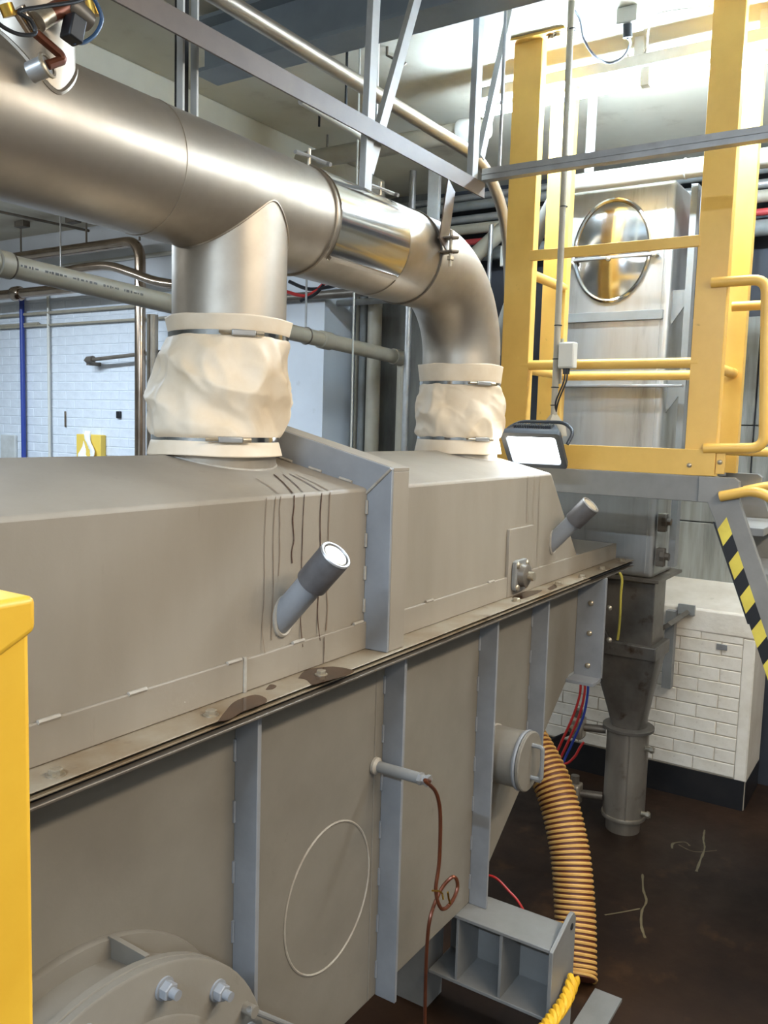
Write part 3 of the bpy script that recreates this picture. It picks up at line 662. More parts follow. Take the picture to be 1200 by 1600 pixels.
# ---------------------------------------------------------------- duct support frame
sf = thing('duct_support', (2.2, 1.46, CEIL), 'brown angle-iron bar on white hangers above the duct', 'support frame')
BY = 1.45; zb_ = 2.868
MB().box((-.6, BY-.003, zb_), (2.845, BY+.003, zb_+.052)).build('angle_bar', 'angle_paint', sf)
MB().box((-.6, BY+.003, zb_+.046), (2.845, BY+.05, zb_+.052)).build('angle_bar', 'angle_paint', sf)
def strap(p, q, wd=.036, m='white_paint_steel', yo=0.0):
    d = Vector(q)-Vector(p); MB().bar(p, q, .005, wd, up=(d.cross(Vector((0, 1, 0))))).build('hanger', m, sf)
    MB().bar(Vector(p)+Vector((.0, .015, 0)), Vector(q)+Vector((0, .015, 0)), .03, .005, up=(d.cross(Vector((0, 1, 0))))).build('hanger_leg', m, sf)
def up(px, py, px2, py2, yv):       # extend to the ceiling
    a = aY(px, py, yv); b = aY(px2, py2, yv); k = (CEIL-a.z)/(b.z-a.z); return a, a+(b-a)*k
a, b = up(574, 296, 588, 0, BY+.012); strap(a, b)
a, b = up(578, 268, 652, 0, BY+.02); strap(a, b, .034)
a, b = up(741, 282, 747, 0, BY+.012); b.x = a.x+.01; strap(a, b, .04)
a, b = up(753, 246, 806, 0, BY+.02); strap(a, b, .034)
a, b = up(293, 175, 291, 80, BY+.08); b.x = a.x
MB().bar(a+Vector((.022, 0, -.02)), b+Vector((.022, 0, 0)), .02, .006, (1, 0, 0)).build('hanger', 'white_paint_steel', sf)
MB().bar(a+Vector((-.022, 0, -.02)), b+Vector((-.022, 0, 0)), .02, .006, (1, 0, 0)).build('hanger', 'white_paint_steel', sf)
MB().bar(a+Vector((0, .02, -.02)), b+Vector((0, .02, 0)), .04, .004, (0, 1, 0)).build('hanger_shade_back', 'gasket', sf)  # shade inside the channel opening is put in as a black back
a = aY(705, 290, BY); b = aY(692, 382, BY-.06)
MB().bar(a, b+Vector((0, 0, 0)), .06, .005, (0, 1, 0)).build('drop_strap', 'angle_paint', sf)
# unistrut across
us = thing('channel_strut', (2.85, .5, 2.95), 'thin grey steel channel strut crossing in front of yellow posts', 'strut')
ya, yb_ = 1.46, -.6
MB().box((2.842, yb_, 2.932), (2.848, ya, 2.972)).build('web', 'galv', us)
for z in (2.932, 2.968): MB().box((2.848, yb_, z), (2.878, ya, z+.004)).build('flange', 'galv', us)
MB().box((2.838, yb_, 2.950), (2.842, ya, 2.954)).build('rib', 'galv', us)
for y in (1.4, -.55):
    MB().cyl((2.86, y, 2.972), (2.86, y, CEIL), .006, n=10).build('hanger_rod', 'galv', us)
# stainless process pipe beside the duct
z_ = 3.228; tag(MB().tube(fillet([(-.6, 1.8, z_), (3.50, 1.8, z_), (3.76, 1.8, z_-.17), (3.90, 1.82, 2.7), (3.95, 1.85, 1.9), (3.95, 1.85, 0)], .3, 10), .026, 20).build('process_pipe', 'stainless'), 'stainless pipe running diagonally above the duct then bending down', 'pipe')
# thin light conduit behind bar
tag(MB().tube([aY(470, 158, 1.9), aY(548, 203, 1.9), aY(575, 222, 1.9), aY(575, 222, 1.9)+Vector((.03, 0, .01)), aY(575, 222, 1.9)+Vector((.04, 0, .05)), Vector((aY(575, 222, 1.9).x+.04, 1.9, CEIL))], .012, 12).build('conduit', 'white_plastic'), 'short pale conduit end behind the brown angle bar', 'conduit')
# ================================================================ YELLOW GATE, PLATFORM, STAIRS
GX, GR = 3.40, 3.80
g = thing('safety_gate', (3.6, 1.2, 1.9), 'yellow steel access cage with rails standing on the grey platform', 'gate')
def channel(x, yc, wd, z0, z1, d, par, m='yellow'):
    MB().box((x, yc-wd/2, z0), (x+.006, yc+wd/2, z1)).add([], []).build('post', m, par, bevel=.0015)
    MB().box((x+.006, yc-wd/2, z0), (x+d, yc-wd/2+.006, z1)).build('post_flange', m, par)
    MB().box((x+.006, yc+wd/2-.006, z0), (x+d, yc+wd/2, z1)).build('post_flange', m, par)
PZ = 1.885
yl, yr = 1.555, .765
channel(GX, yl, .125, PZ, CEIL, .05, g); channel(GX, yr, .115, PZ, CEIL, .05, g)
channel(GR, yl, .115, PZ, CEIL, .05, g); channel(GR, yr, .115, PZ, CEIL, .05, g)
for x in (GX, GR):
    for y in (yl, yr):
        pl_ = MB().box((x-.04, y-.17, CEIL-.012), (x+.09, y+.07, CEIL-.001)).build('ceiling_plate', 'yellow', g, bevel=.002)
        for dy in (-.13, -.1): inst(ME_BOLT, 'bolt', pl_, (x+.02+dy*.2, y+dy, CEIL-.012), rot=(0, 0, -1), scale=1.2)
MB().box((GX-.004, yr+.05, 2.748), (GX+.012, yl-.05, 2.79)).build('flat_rail', 'yellow', g, bevel=.002)
for x, z in ((GX+.02, 2.315), (GR+.02, 2.295)):
    MB().cyl((x, yr+.03, z), (x, yl-.03, z), .021, n=20).build('tube_rail', 'yellow', g)
MB().cyl((GX+.03, yl-.04, 2.70), (GR+.02, yl-.04, 2.70), .021, n=18).build('tube_rail', 'yellow', g)
MB().cyl((GX+.03, yl-.04, 2.30), (GR+.02, yl-.04, 2.30), .021, n=18).build('tube_rail', 'yellow', g)
MB().cyl((GX+.03, yr-.02, 2.30), (GR+.02, yr-.02, 2.30), .021, n=18).build('tube_rail', 'yellow', g)
kb = MB().box((GX-.008, yr-.058, PZ), (GX, yl+.06, 1.985)).build('kick_plate', 'yellow_dim', g, bevel=.002)
q = aX(1077, 727, GX-.008); inst(ME_DOME, 'bolt', kb, (GX-.008, q.y, q.z), rot=(-1, 0, 0), scale=.8)
hp = MB().box((GX-.004, .672, 1.895), (GX+.006, .705, 1.975)).build('hinge_plate', 'yellow', g, bevel=.002)
inst(ME_DOME, 'bolt', hp, (GX-.004, .69, 1.94), rot=(-1, 0, 0), scale=.8)
# swing loop on the right
def zx(px, py, X): return aX(px, py, X)
lo = fillet([zx(1112, 442, GX), zx(1198, 436, GX), zx(1194, 700, GX), zx(1100, 701, GX)], .05)
MB().tube(lo, .0195, 16).build('swing_rail', 'yellow', g)
l2 = [zx(1130, 476, GR-.1), zx(1240, 470, GR-.1)]
a, b = l2; a.z = b.z = 2.56; a.y = yr-.02
MB().tube(fillet([a, Vector((a.x, .45, 2.56)), Vector((a.x, .45, 1.98)), Vector((a.x, yr-.03, 1.98))], .05), .0195, 16).build('swing_rail', 'yellow', g)
# platform
pf = thing('platform', (3.7, 1.1, 0), 'grey steel platform edge beam below the yellow gate', 'platform')
MB().box((GX-.02, .70, 1.785), (GX+.05, 2.06, PZ-.001)).build('edge_beam', 'grey_paint', pf, bevel=.003)
MB().box((GX+.05, .78, PZ-.02), (4.08, 1.74, PZ-.003)).build('deck', 'grey_paint', pf)
MB().box((4.02, .78, 1.785), (4.08, 2.06, PZ-.02)).build('edge_beam', 'grey_paint', pf)
for x in (3.44, 4.05): MB().box((x-.03, 2.0, 0), (x+.03, 2.06, 1.785)).build('leg', 'grey_paint', pf)
# stairs
SX = 3.372
sg = thing('stairs', (3.6, .35, 0), 'steep grey steel stairs with hazard tape and yellow handrail', 'stairs')
def P_(y, z): return Vector((SX, y, z))
A = Vector((.688, 1.715)); B = Vector((.465, 1.147)); dr = (B-A).normalized(); k = (0-A.y)/dr.y; bot = A+dr*k
wn = Vector((-dr.y, dr.x)); wd = .105
if wn.x > 0: wn = -wn
A2 = A+wn*wd
out = [P_(.757, 1.884), P_(.757, 1.786), P_(.72, 1.786), P_(A.x, A.y), P_(bot.x, 0), P_(bot.x-wd/abs(dr.y)*1.0, 0)]
kk = (1.80-A2.y)/dr.y; top = A2+dr*kk; out += [P_(top.x, 1.80), P_(.612, 1.87), P_(.63, 1.884)]
s1 = MB().prism(out, (.035, 0, 0)).build('stringer', 'grey_paint', sg, bevel=.002)
MB().prism([p+Vector((.49, 0, 0)) for p in out], (.035, 0, 0)).build('stringer', 'grey_paint', sg, bevel=.002)
z = 1.70; i = 0
while z > .1:
    y = A.x+dr.x*((z-A.y)/dr.y)-.03
    tr = MB().box((SX+.035, y-.13, z-.03), (SX+.49, y+.02, z)).build('tread', 'grey_paint', sg, bevel=.002); z -= .168
# tape stripes
s = .03; wdt = .045; n_ = 0; stp = .066
nn = Vector((0, wn.x, wn.y)); d3 = Vector((0, dr.x, dr.y)); o3 = P_(A.x, A.y)+Vector((-.0012, 0, 0))
while s < 1.75:
    s2_ = s+stp; sh = .035
    q0 = o3+d3*s; q1 = o3+d3*s2_
    MB().prism([q0, q1, q1+nn*wdt-d3*sh, q0+nn*wdt-d3*sh], (.001, 0, 0)).build('tape_stripe', 'tape_black' if n_ % 2 else 'tape_yellow', s1)
    s = s2_; n_ += 1
MB().prism([o3+d3*.0+Vector((-.002, 0, 0)), o3+d3*.4+Vector((-.002, .0, 0)), o3+d3*.4+Vector((-.002, .006, 0)), o3+d3*.0+Vector((-.002, .008, 0))], (.002, 0, 0)).build('tape_edge', 'tape_black', s1)
for xo, py in ((-.005, 776), (.47, 770)):
    a = aX(1124, 776, SX-.02)+Vector((xo+.02, 0, 0)); a = Vector((SX+xo, a.y, a.z)); y0 = a.y
    MB().tube(fillet([a, a+Vector((-.01, -.13, .035)), a+Vector((-.01, -.22, -.02)), a+Vector((-.01, -.75, -1.35)), a+Vector((0.0, -.58, -1.45))], .06), .0195, 16).build('handrail', 'yellow', sg)
# ---------------------------------------------------------------- floodlight on a drop pole
fp = thing('lamp_pole', (3.2, 1.29, CEIL), 'thin beige conduit pole dropping from the ceiling to the floodlight', 'pole')
pt = Vector((3.2, 1.294, CEIL)); pb = Vector((3.2, 1.284, 2.10))
MB().cyl(pb, pt, .0125, n=16).build('tube', 'pvc', fp)
for z in (3.55, 2.9, 2.45, 2.32, 2.21, 2.14): MB().ring((3.2, 1.285, z), (0, 0, 1), .0135, .0022, 18, 6).build('cable_tie', 'black_plastic', fp)
MB().lathe((3.2, 1.284, 2.105), (0, 0, -1), [(0, .014), (.02, .03), (.05, .052), (.085, .058)], 4).build('mount', 'pvc', fp)
MB().box((3.213, 1.268, 2.225), (3.225, 1.30, 2.40)).build('back_plate', 'pvc', fp)
jb = thing('junction_box', (3.18, 1.24, 2.27), 'white junction box with two black cables on the lamp pole', 'box')
bq = Vector((3.187, 1.236, 2.332))
MB().box(bq+Vector((-.018, -.032, -.05)), bq+Vector((.026, .03, .05))).build('case', 'white_plastic', jb, bevel=.005)
MB().box(bq+Vector((-.022, -.03, -.045)), bq+Vector((-.018, .028, .045))).build('cover', 'white_plastic', jb, bevel=.002)
for dy in (-.004, .006): MB().cyl(bq+Vector((.0, dy, -.05)), bq+Vector((0, dy, -.072)), .009, n=12).build('gland', 'black_plastic', jb)
for dy in (-.004, .006): MB().tube(smooth([bq+Vector((0, dy, -.07)), bq+Vector((.0, dy+.003, -.10)), bq+Vector((.0, dy+.02, -.145)), bq+Vector((.0, dy+.032, -.18)), bq+Vector((.01, .04, -.22))], 6), .0035, 8).build('cable', 'black_plastic', jb)
# lamp body in a local frame
fd = thing('floodlight', (3.08, 1.31, 1.96), 'lit black LED floodlight with yoke at the end of the hood', 'floodlight')
fc = aX(835, 701, 3.08); fn = Vector((-.72, -.05, -.69)).normalized()
fr = Vector((0, 0, 1)).cross(fn).normalized(); fu = fn.cross(fr).normalized()
def rectf(h, sx, sy, n=5, rad=.012):
    pts = []
    for cx, cy, a0 in ((sx-rad, sy-rad, 0), (-sx+rad, sy-rad, 90), (-sx+rad, -sy+rad, 180), (sx-rad, -sy+rad, 270)):
        for i in range(n):
            t_ = math.radians(a0+90*i/(n-1)); pts.append(fc+fn*h+fr*(cx+rad*math.cos(t_))+fu*(cy+rad*math.sin(t_)))
    return pts
def loft(secs):
    mb = MB(); n = len(secs[0]); vs = [p for s in secs for p in s]; fs = [tuple(range(n))[::-1], tuple(range(n*(len(secs)-1), n*len(secs)))]
    for j in range(len(secs)-1):
        for i in range(n): fs.append((j*n+i, j*n+(i+1) % n, (j+1)*n+(i+1) % n, (j+1)*n+i))
    return mb.add(vs, fs)
body = loft([rectf(-.085, .075, .05), rectf(-.075, .08, .055), rectf(-.03, .105, .08), rectf(-.012, .116, .09), rectf(0.0, .116, .09)]).build('body', 'flood_body', fd, angle=30)
fr_ = loft([rectf(0.0, .118, .092), rectf(.012, .118, .092), rectf(.012, .098, .072), rectf(.004, .098, .072)]).build('bezel', 'flood_body', fd)
loft([rectf(.0045, .096, .07), rectf(.007, .096, .07)]).build('lens', 'flood_glow', fd)
for i in range(17):
    u = -.072+.144*i/16; MB().bar(fc+fr*u+fn*(-.062)+fu*.066, fc+fr*u+fn*(-.028)+fu*.086, .004, .014, fu).build('cooling_fin', 'flood_body', body)
hh = .15
MB().tube(fillet([fc+fr*.122-fn*.03, fc+fr*.14-fn*.08+fu*.02, fc+fr*.09-fn*.13+fu*.02, fc-fr*.09-fn*.13+fu*.02, fc-fr*.14-fn*.08+fu*.02, fc-fr*.122-fn*.03], .03), .007, 8).build('yoke', 'flood_body', fd)
# ================================================================ STEEL CASING AND CHUTE
CX = 4.15
cs = thing('steel_casing', (4.3, 1.4, 1.33), 'tall stainless elevator casing with oval window behind the gate', 'casing')
MB().box((CX, 1.118, 1.335), (4.55, 1.705, 3.225)).build('body', 'casing_steel', cs, bevel=.025, seg=4)
wc = aX(956, 392, CX)
MB().ring((CX-.002, wc.y, wc.z), (1, 0, 0), .185, .012, 56, 8, ry=1.30, u=(0, 1, 0)).build('window_rim', 'stainless_bright', cs)
MB().lathe((CX-.001, wc.y, wc.z), (-1, 0, 0), [(0, .178), (.004, .176), (.02, .10), (.026, .001)], 56, u=(0, 1, 0), ry=1.3).build('window', 'stainless_bright', cs)
def hbar(px0, py0, px1, py1, h, dp=.012, m='casing_steel', nm='bar', X=CX):
    a = aX(px0, py0, X); b = aX(px1, py1, X); zc_ = (a.z+b.z)/2
    return MB().box((X-dp, b.y, zc_-h/2), (X+.002, a.y, zc_+h/2)).build(nm, m, cs, bevel=.002)
hbar(870, 501, 1037, 489, .045, .018, 'grey_paint'); hbar(880, 409, 1030, 398, .014, .03, 'galv', 'window_bar')
hbar(870, 604, 1068, 602, .012, .03, 'galv', 'flange')
for px, py in ((893, 412), (950, 404), (1022, 398)): inst(ME_DOME, 'bolt', cs, aX(px, py, CX-.03), rot=(-1, 0, 0))
for px in (935, 985): inst(ME_BOLT, 'bolt', cs, Vector((CX+.1, aX(px, 290, CX).y, 3.225)), scale=1.2)
hbar(1020, 300, 1027, 885, 1.0, .0, nm='seam') if False else None
for yv in (1.16,): MB().box((CX-.006, yv-.004, 1.36), (CX, yv+.004, 3.19)).build('corner_seam', 'casing_steel', cs)
# side brackets of the casing
for z in (2.72, 2.3): MB().prism([(CX+.05, 1.118, z), (CX+.05, 1.03, z), (CX+.05, 1.03, z-.03), (CX+.05, 1.118, z-.16)], (.01, 0, 0)).build('side_bracket', 'grey_paint', cs)
MB().box((CX+.04, 1.03, 1.4), (CX+.10, 1.06, 3.2)).build('side_rail', 'grey_paint', cs)
MB().box((CX-.03, 1.08, 1.32), (4.57, 1.74, 1.335)).build('bottom_flange', 'dark_steel', cs)
for z in (1.62, 1.45):
    q = Vector((CX+.02, 1.09, z)); MB().lathe(q, (0, -1, 0), [(0, .03), (.02, .03), (.022, .018), (.04, .018)], 8).build('side_clamp', 'dark_steel', cs)
    MB().box(q+Vector((-.02, -.02, -.05)), q+Vector((.02, .02, .04))).build('clamp_block', 'dark_steel', cs, bevel=.004)
ch = thing('discharge_chute', (4.25, 1.25, 0), 'dark steel chute tapering into a round discharge pipe on the floor', 'chute')
cyy = 1.22
MB().box((4.16, 1.105, .99), (4.36, 1.345, 1.32)).build('duct', 'dark_steel', ch, bevel=.004)
MB().box((4.13, 1.075, .93), (4.39, 1.425, 1.0)).build('collar', 'dark_steel', ch, bevel=.006)
MB().prism([(4.13, 1.42, 1.0), (4.13, 1.30, 1.0), (4.13, 1.42, 1.16)], (.02, 0, 0)).build('gusset', 'dark_steel', ch)
mb = MB(); n_ = 40; vs = []
sq = []
for i in range(n_):
    t_ = 2*math.pi*(i+.5)/n_; c_, s_ = math.cos(t_), math.sin(t_); q = max(abs(c_), abs(s_)); sq.append(Vector((4.255+.115*c_/q, 1.245+.16*s_/q, .93)))
ci = [Vector((4.25+.088*math.cos(2*math.pi*(i+.5)/n_), cyy+.088*math.sin(2*math.pi*(i+.5)/n_), .555)) for i in range(n_)]
MB().add(sq+ci, [(i, (i+1) % n_, n_+(i+1) % n_, n_+i) for i in range(n_)]).build('taper', 'dark_steel', ch, angle=50)
pi_ = MB().lathe((4.25, cyy, 0), (0, 0, 1), [(0, .085), (.06, .088), (.07, .105), (.54, .105), (.55, .09)], 48).build('pipe', 'stainless_dull', ch)
MB().lathe((4.25, cyy, .535), (0, 0, 1), [(0, .12), (.004, .128), (.018, .128), (.022, .12)], 48).build('pipe_flange', 'dark_steel', ch)
MB().lathe((4.25, cyy, .07), (0, 0, 1), [(0, .11), (.01, .113), (.02, .11)], 48).build('pipe_band', 'stainless_dull', ch)
d = Vector((-.93, -.36, 0)); MB().tube([Vector((4.25, cyy, .09))+d*.106, Vector((4.25, cyy, .53))+d*.106], .004, 6).build('pipe_seam', 'stainless_dull', ch)
for z in (.46, .12): MB().cyl((4.22, cyy-.1, z), (4.22, cyy-.145, z), .013, n=14).build('drain_nipple', 'bolt', ch); MB().lathe((4.22, cyy-.125, z), (0, -1, 0), [(0, .018), (.014, .018)], 6).build('drain_nut', 'bolt', ch)
for z in (.52, .165):
    v = MB().cyl((4.2, cyy+.1, z), (4.16, cyy+.22, z), .02, n=14).build('valve_neck', 'dark_steel', ch)
    MB().box((4.12, cyy+.2, z-.06), (4.2, cyy+.27, z+.05)).build('valve_body', 'stainless_dull', ch, bevel=.012)
    MB().cyl((4.16, cyy+.235, z+.05), (4.16, cyy+.235, z+.09), .022, n=14).build('valve_bonnet', 'dark_steel', ch)
    MB().bar((4.11, cyy+.25, z-.02), (4.02, cyy+.33, z-.06), .012, .02).build('valve_lever', 'black_plastic', ch)
    MB().cyl((4.12, cyy+.24, z), (4.09, cyy+.25, z-.01), .02, n=14).build('valve_cap', 'bolt', ch)
# yellow/black strap hanging beside the chute
pts = [aX(967, 893, 4.0), aX(972, 905, 4.0), aX(970, 930, 4.0), aX(969, 960, 4.0), aX(967, 985, 4.0), aX(965, 1000, 4.0)]
tag(MB().tube(smooth(pts, 4), .006, 6).build('strap', 'tape_yellow'), 'narrow yellow strap hanging beside the dark chute', 'strap')
# plinth bracket
br = thing('wall_bracket', (4.8, 1.1, .8), 'dark steel arm and post bracket fixed on the cream plinth', 'bracket')
p = aX(1048, 965, 4.6)
MB().box((4.825, 1.06, 1.045), (4.845, 1.15, 1.10)).build('wall_plate', 'grey_paint', br)
MB().prism([(4.42, 1.10, 1.075), (4.42, 1.19, 1.0), (4.42, 1.18, .985), (4.42, 1.08, 1.06)], (.4, 0, 0)).build('arm', 'dark_steel', br)
MB().box((4.40, 1.12, .94), (4.44, 1.19, 1.04)).build('arm_end', 'dark_steel', br)
MB().box((4.79, 1.155, .62), (4.846, 1.205, 1.06)).build('post', 'grey_paint', br)
# ---------------------------------------------------------------- suction hose (ribbed)
ctl = smooth([(3.42, 1.62, .93), (3.30, 1.42, .80), (3.20, 1.22, .62), (3.11, 1.10, .42), (3.02, 1.03, .22), (2.93, .985, .06), (2.9, .97, .02)], 40)
# resample
ln = [0]
for i in range(1, len(ctl)): ln.append(ln[-1]+(ctl[i]-ctl[i-1]).length)
def at_len(s_):
    for i in range(1, len(ctl)):
        if ln[i] >= s_:
            k = (s_-ln[i-1])/max(ln[i]-ln[i-1], 1e-9); return ctl[i-1].lerp(ctl[i], k)
    return ctl[-1]
hs = thing('suction_hose', (2.9, .97, 0), 'ribbed orange suction hose curving down from the machine to the floor', 'hose')
core = [at_len(ln[-1]*i/60) for i in range(61)]
MB().tube(core, .073, 24).build('core', 'hose_groove', hs)
pit = .0195; nt_ = int(ln[-1]/pit); hel = []; up_ = Vector((0, 0, 1)); sg_ = 20
for i in range(nt_*sg_):
    s_ = ln[-1]*i/(nt_*sg_); p = at_len(s_); d = (at_len(min(s_+.01, ln[-1]))-at_len(max(s_-.01, 0))).normalized()
    a = d.cross(Vector((0, 1, 0.3))).normalized(); b = a.cross(d); t_ = 2*math.pi*i/sg_; hel.append(p+a*.074*math.cos(t_)+b*.074*math.sin(t_))
MB().tube(hel, .0062, 6).build('rib_spiral', 'hose_orange', hs)
# red/blue air hoses at the machine end
for px, m, l, dx in ((905, 'red_plastic', 'red', 0), (912, 'red_plastic', 'red', 8), (917, 'blue_plastic', 'blue', 14)):
    pts = [aX(px+2, 1060, 3.9), aX(px+1, 1085, 3.9), aX(px-10+dx*.3, 1120, 3.9), aX(px-28+dx*.4, 1160, 3.9), aX(px-42+dx*.3, 1195, 3.9), aX(px-46, 1240, 3.9)]
    tag(MB().tube(smooth(pts, 6), .0062, 8).build('air_hose', m), '%s thin air hose hanging under the machine end%s' % (l, ', right of the other red one' if dx == 8 else (', leftmost of three' if dx == 0 else '')), 'hose')
tag(MB().tube(smooth([aX(872, 1190, 3.9), aX(885, 1193, 3.9), aX(898, 1182, 3.9), aX(906, 1168, 3.9), aX(912, 1160, 3.9)], 6), .006, 8).build('air_hose', 'red_plastic'), 'short red air hose looping to the upper chute valve', 'hose')
tag(MB().tube(smooth([aX(755, 1366, 2.75), aX(775, 1372, 2.75), aX(795, 1392, 2.75), aX(812, 1412, 2.75), aX(830, 1450, 2.75), aX(840, 1500, 2.75)], 6), .0045, 8).build('red_cable', 'red_plastic'), 'thin red cable beside the support bracket top', 'cable')
# ================================================================ NEAR YELLOW POST
yp = thing('guard_post', (.42, .66, 0), 'yellow steel guard rail post in the left foreground', 'post')
c = aY(47, 930, .62)
px_ = c.x
MB().box((px_-.055, .62, 0), (px_, .68, c.z-.012)).build('post', 'yellow_near', yp, bevel=.006, seg=3)
MB().prism([(px_+.003, .615, c.z), (px_+.003, .615, c.z-.03), (px_-.06, .615, c.z-.06), (px_-.5, .615, c.z-.06), (px_-.5, .615, c.z)], (0, .07, 0)).build('top_rail', 'yellow_near', yp, bevel=.006, seg=3)
# ================================================================ BACKGROUND PIPES
def pipe(name, m, pts, r, label, cat='pipe', group=None, fil=0.0, n=16):
    if fil: pts = fillet(pts, fil, 8)
    return tag(MB().tube(pts, r, n).build(name, m), label, cat, group)
XP = 4.55
a = aX(14, 402, XP); b = aX(219, 378, XP); zt = (a.z+b.z)/2
pipe('stainless_pipe', 'brown_pipe', [(XP, a.y+1.2, zt), (XP, b.y, zt), (XP, b.y, 0)], .042, 'polished pipe bending down in front of the white brick wall', fil=.16)
pipe('stainless_pipe', 'stainless', [(XP+.12, aX(238, 600, XP+.12).y, 2.85), (XP+.12, aX(238, 600, XP+.12).y, 0)], .045, 'second upright stainless pipe close behind the bent one')
p = [aX(95, 425, 4.3), aX(135, 418, 4.3), aX(170, 416, 4.3), aX(205, 426, 4.3), aX(245, 440, 4.3), aX(300, 448, 4.3)]
sp_ = pipe('stainless_pipe', 'brown_pipe', smooth(p, 5), .034, 'sagging brown pipe crossing behind the grey drain pipe'); sp_['_o'] = tuple(sp_.location)
for q in (p[0], p[5]): MB().tube([q, Vector((q.x, q.y, CEIL))], .006, 8).build('hanger_rod', 'galv', sp_)
a = aX(0, 463, XP); b = aX(100, 450, XP); zz = (a.z+b.z)/2
bp_ = pipe('brown_pipe', 'brown_pipe', [(XP, a.y+.8, zz), (XP, b.y-.5, zz)], .042, 'brown horizontal pipe at the far left below the grey drain pipe'); bp_['_o'] = tuple(bp_.location)
MB().lathe((XP, aX(27, 460, XP).y+.06, zz), (0, -1, 0), [(0, .05), (.02, .062), (.10, .062), (.12, .05)], 20).build('coupling', 'brown_pipe', bp_)
a = aX(95, 415, XW-.02); b = aX(270, 396, XW-.02); a.z = b.z = (a.z+b.z)/2
pipe('white_conduit', 'white_plastic', [a, b+(b-a)*.5], .017, 'thin white conduit rising behind the bent pipe')
# grey PVC drain, falling to the right, along X at Y=3.2
YD = 3.12
d0 = aY(-20, 408, YD); d1 = aY(600, 560, YD); d1 = Vector((5.02, YD, 2.50)); d0 = aY(0, 412, YD)
dd_ = d1-d0; pv = thing('drain_pipe', (3.5, YD, 2.55), 'long grey plastic drain pipe running past the brick wall', 'pipe')
MB().tube(fillet([d0-dd_*.4, d1, Vector((5.02, YD, 0))], .07, 6), .045, 24).build('pipe', 'pvc', pv)
for k_, w_ in ((.004, .03), (.70, .05), (.975, .07)):
    q = d0+dd_*k_; MB().lathe(q-dd_.normalized()*w_, dd_, [(0, .048), (.004, .053), (w_*2-.004, .053), (w_*2, .048)], 24).build('coupling', 'pvc', pv)
for k_ in (.015, .64): q = d0+dd_*k_; MB().ring(q, dd_, .047, .005, 24, 6).build('pipe_clip', 'dark_steel', pv)
u_ = dd_.normalized(); up2 = Vector((0, -1, 0)); s_ = .06
for i in range(34):
    L_ = random.uniform(.006, .018)
    if i % 7 != 5:
        q = d0+u_*s_+Vector((0, -.0452, .002)); MB().bar(q, q+u_*L_, .0006, random.uniform(.006, .012), (0, 0, 1)).build('print_mark', 'print', pv)
    s_ += L_+random.uniform(.003, .01)
# conduits along the brick wall
for i, (px0, py0, px1, py1, r, lab) in enumerate(((0, 497, 215, 483, .014, 'grey conduit along the brick wall, upper of three'), (0, 505, 215, 496, .011, 'grey conduit along the brick wall, middle of three'), (0, 494, 60, 493, .012, 'grey conduit along the brick wall, lowest at far left'))):
    a = aX(px0, py0, XW-.03); b = aX(px1, py1, XW-.03); z_ = (a.z+b.z)/2-i*.05+.02
    pipe('wall_conduit', 'pvc', [(XW-.03, a.y+.5, z_), (XW-.03, 4.2 if i < 2 else b.y, z_)], r, lab, 'conduit', n=10)
a = aX(34, 470, XW-.04); pipe('blue_pipe', 'blue_plastic', [(XW-.04, a.y, a.z+.1), (XW-.04, a.y, 1.0)], .022, 'dark blue vertical pipe on the white brick wall')
a = aX(75, 452, XW-.03); pipe('wall_conduit', 'white_plastic', fillet([(XW-.03, a.y+.55, a.z+.03), (XW-.03, a.y, a.z), (XW-.03, a.y, 1.0)], .1), .013, 'white vertical conduit right of the blue pipe', 'conduit')
a = aX(136, 563, XW-.12); b = aX(275, 547, XW-.12)
rd = thing('wall_rod', (XW-.1, a.y-.3, 2.5), 'dark rod projecting along the brick wall on a small bracket', 'rod')
MB().tube([a, b, b+(b-a)*.2], .016, 10).build('rod', 'dark_steel', rd); MB().lathe(a+Vector((0, .04, 0)), b-a, [(0, .004), (.05, .03), (.12, .03)], 12).build('tip', 'dark_steel', rd)
q = aX(148, 566, XW-.05); MB().box((XW-.12, q.y-.02, q.z-.03), (XW-.001, q.y+.02, q.z)).build('bracket', 'dark_steel', rd)
a = aX(119, 678, XW-.06); b = aX(157, 716, XW-.06)
sgn = thing('wall_box', (XW-.03, (a.y+b.y)/2, b.z-.1), 'small yellow box with a white cloth on the brick wall', 'box')
MB().box((XW-.06, b.y, b.z-.1), (XW-.001, a.y, a.z)).build('case', 'sign_yellow', sgn, bevel=.006)
mb = MB(); vs = []
for j in range(9):
    t_ = j/8; w_ = [.03, .05, .055, .06, .08, .10, .11, .09, .05][j]; yc_ = (a.y+b.y)/2+.02*math.sin(j)
    for i in range(7): vs.append(Vector((XW-.068-.018*math.cos((i-3)*.9+j*.5), yc_-w_+2*w_*i/6, a.z+.03-.27*t_)))
clo = MB().add(vs, [(j*7+i, j*7+i+1, (j+1)*7+i+1, (j+1)*7+i) for j in range(8) for i in range(6)]).build('cloth', 'cloth', sgn, angle=80)
md = clo.modifiers.new('thick', 'SOLIDIFY'); md.thickness = .004
a = aX(184, 648, XW-.02); tag(MB().box((XW-.02, a.y-.025, a.z-.03), (XW-.001, a.y+.025, a.z+.03)).build('wall_socket', 'black_plastic', bevel=.004), 'small black wall fitting right of the yellow box', 'fitting')
a = aX(102, 655, XW-.004); tag(MB().box((XW-.006, a.y-.012, a.z-.07), (XW-.001, a.y+.012, a.z+.07)).build('wall_mark_strip', 'brown_pipe', bevel=.002), 'narrow brown strip fixed on the brick wall', 'strip')
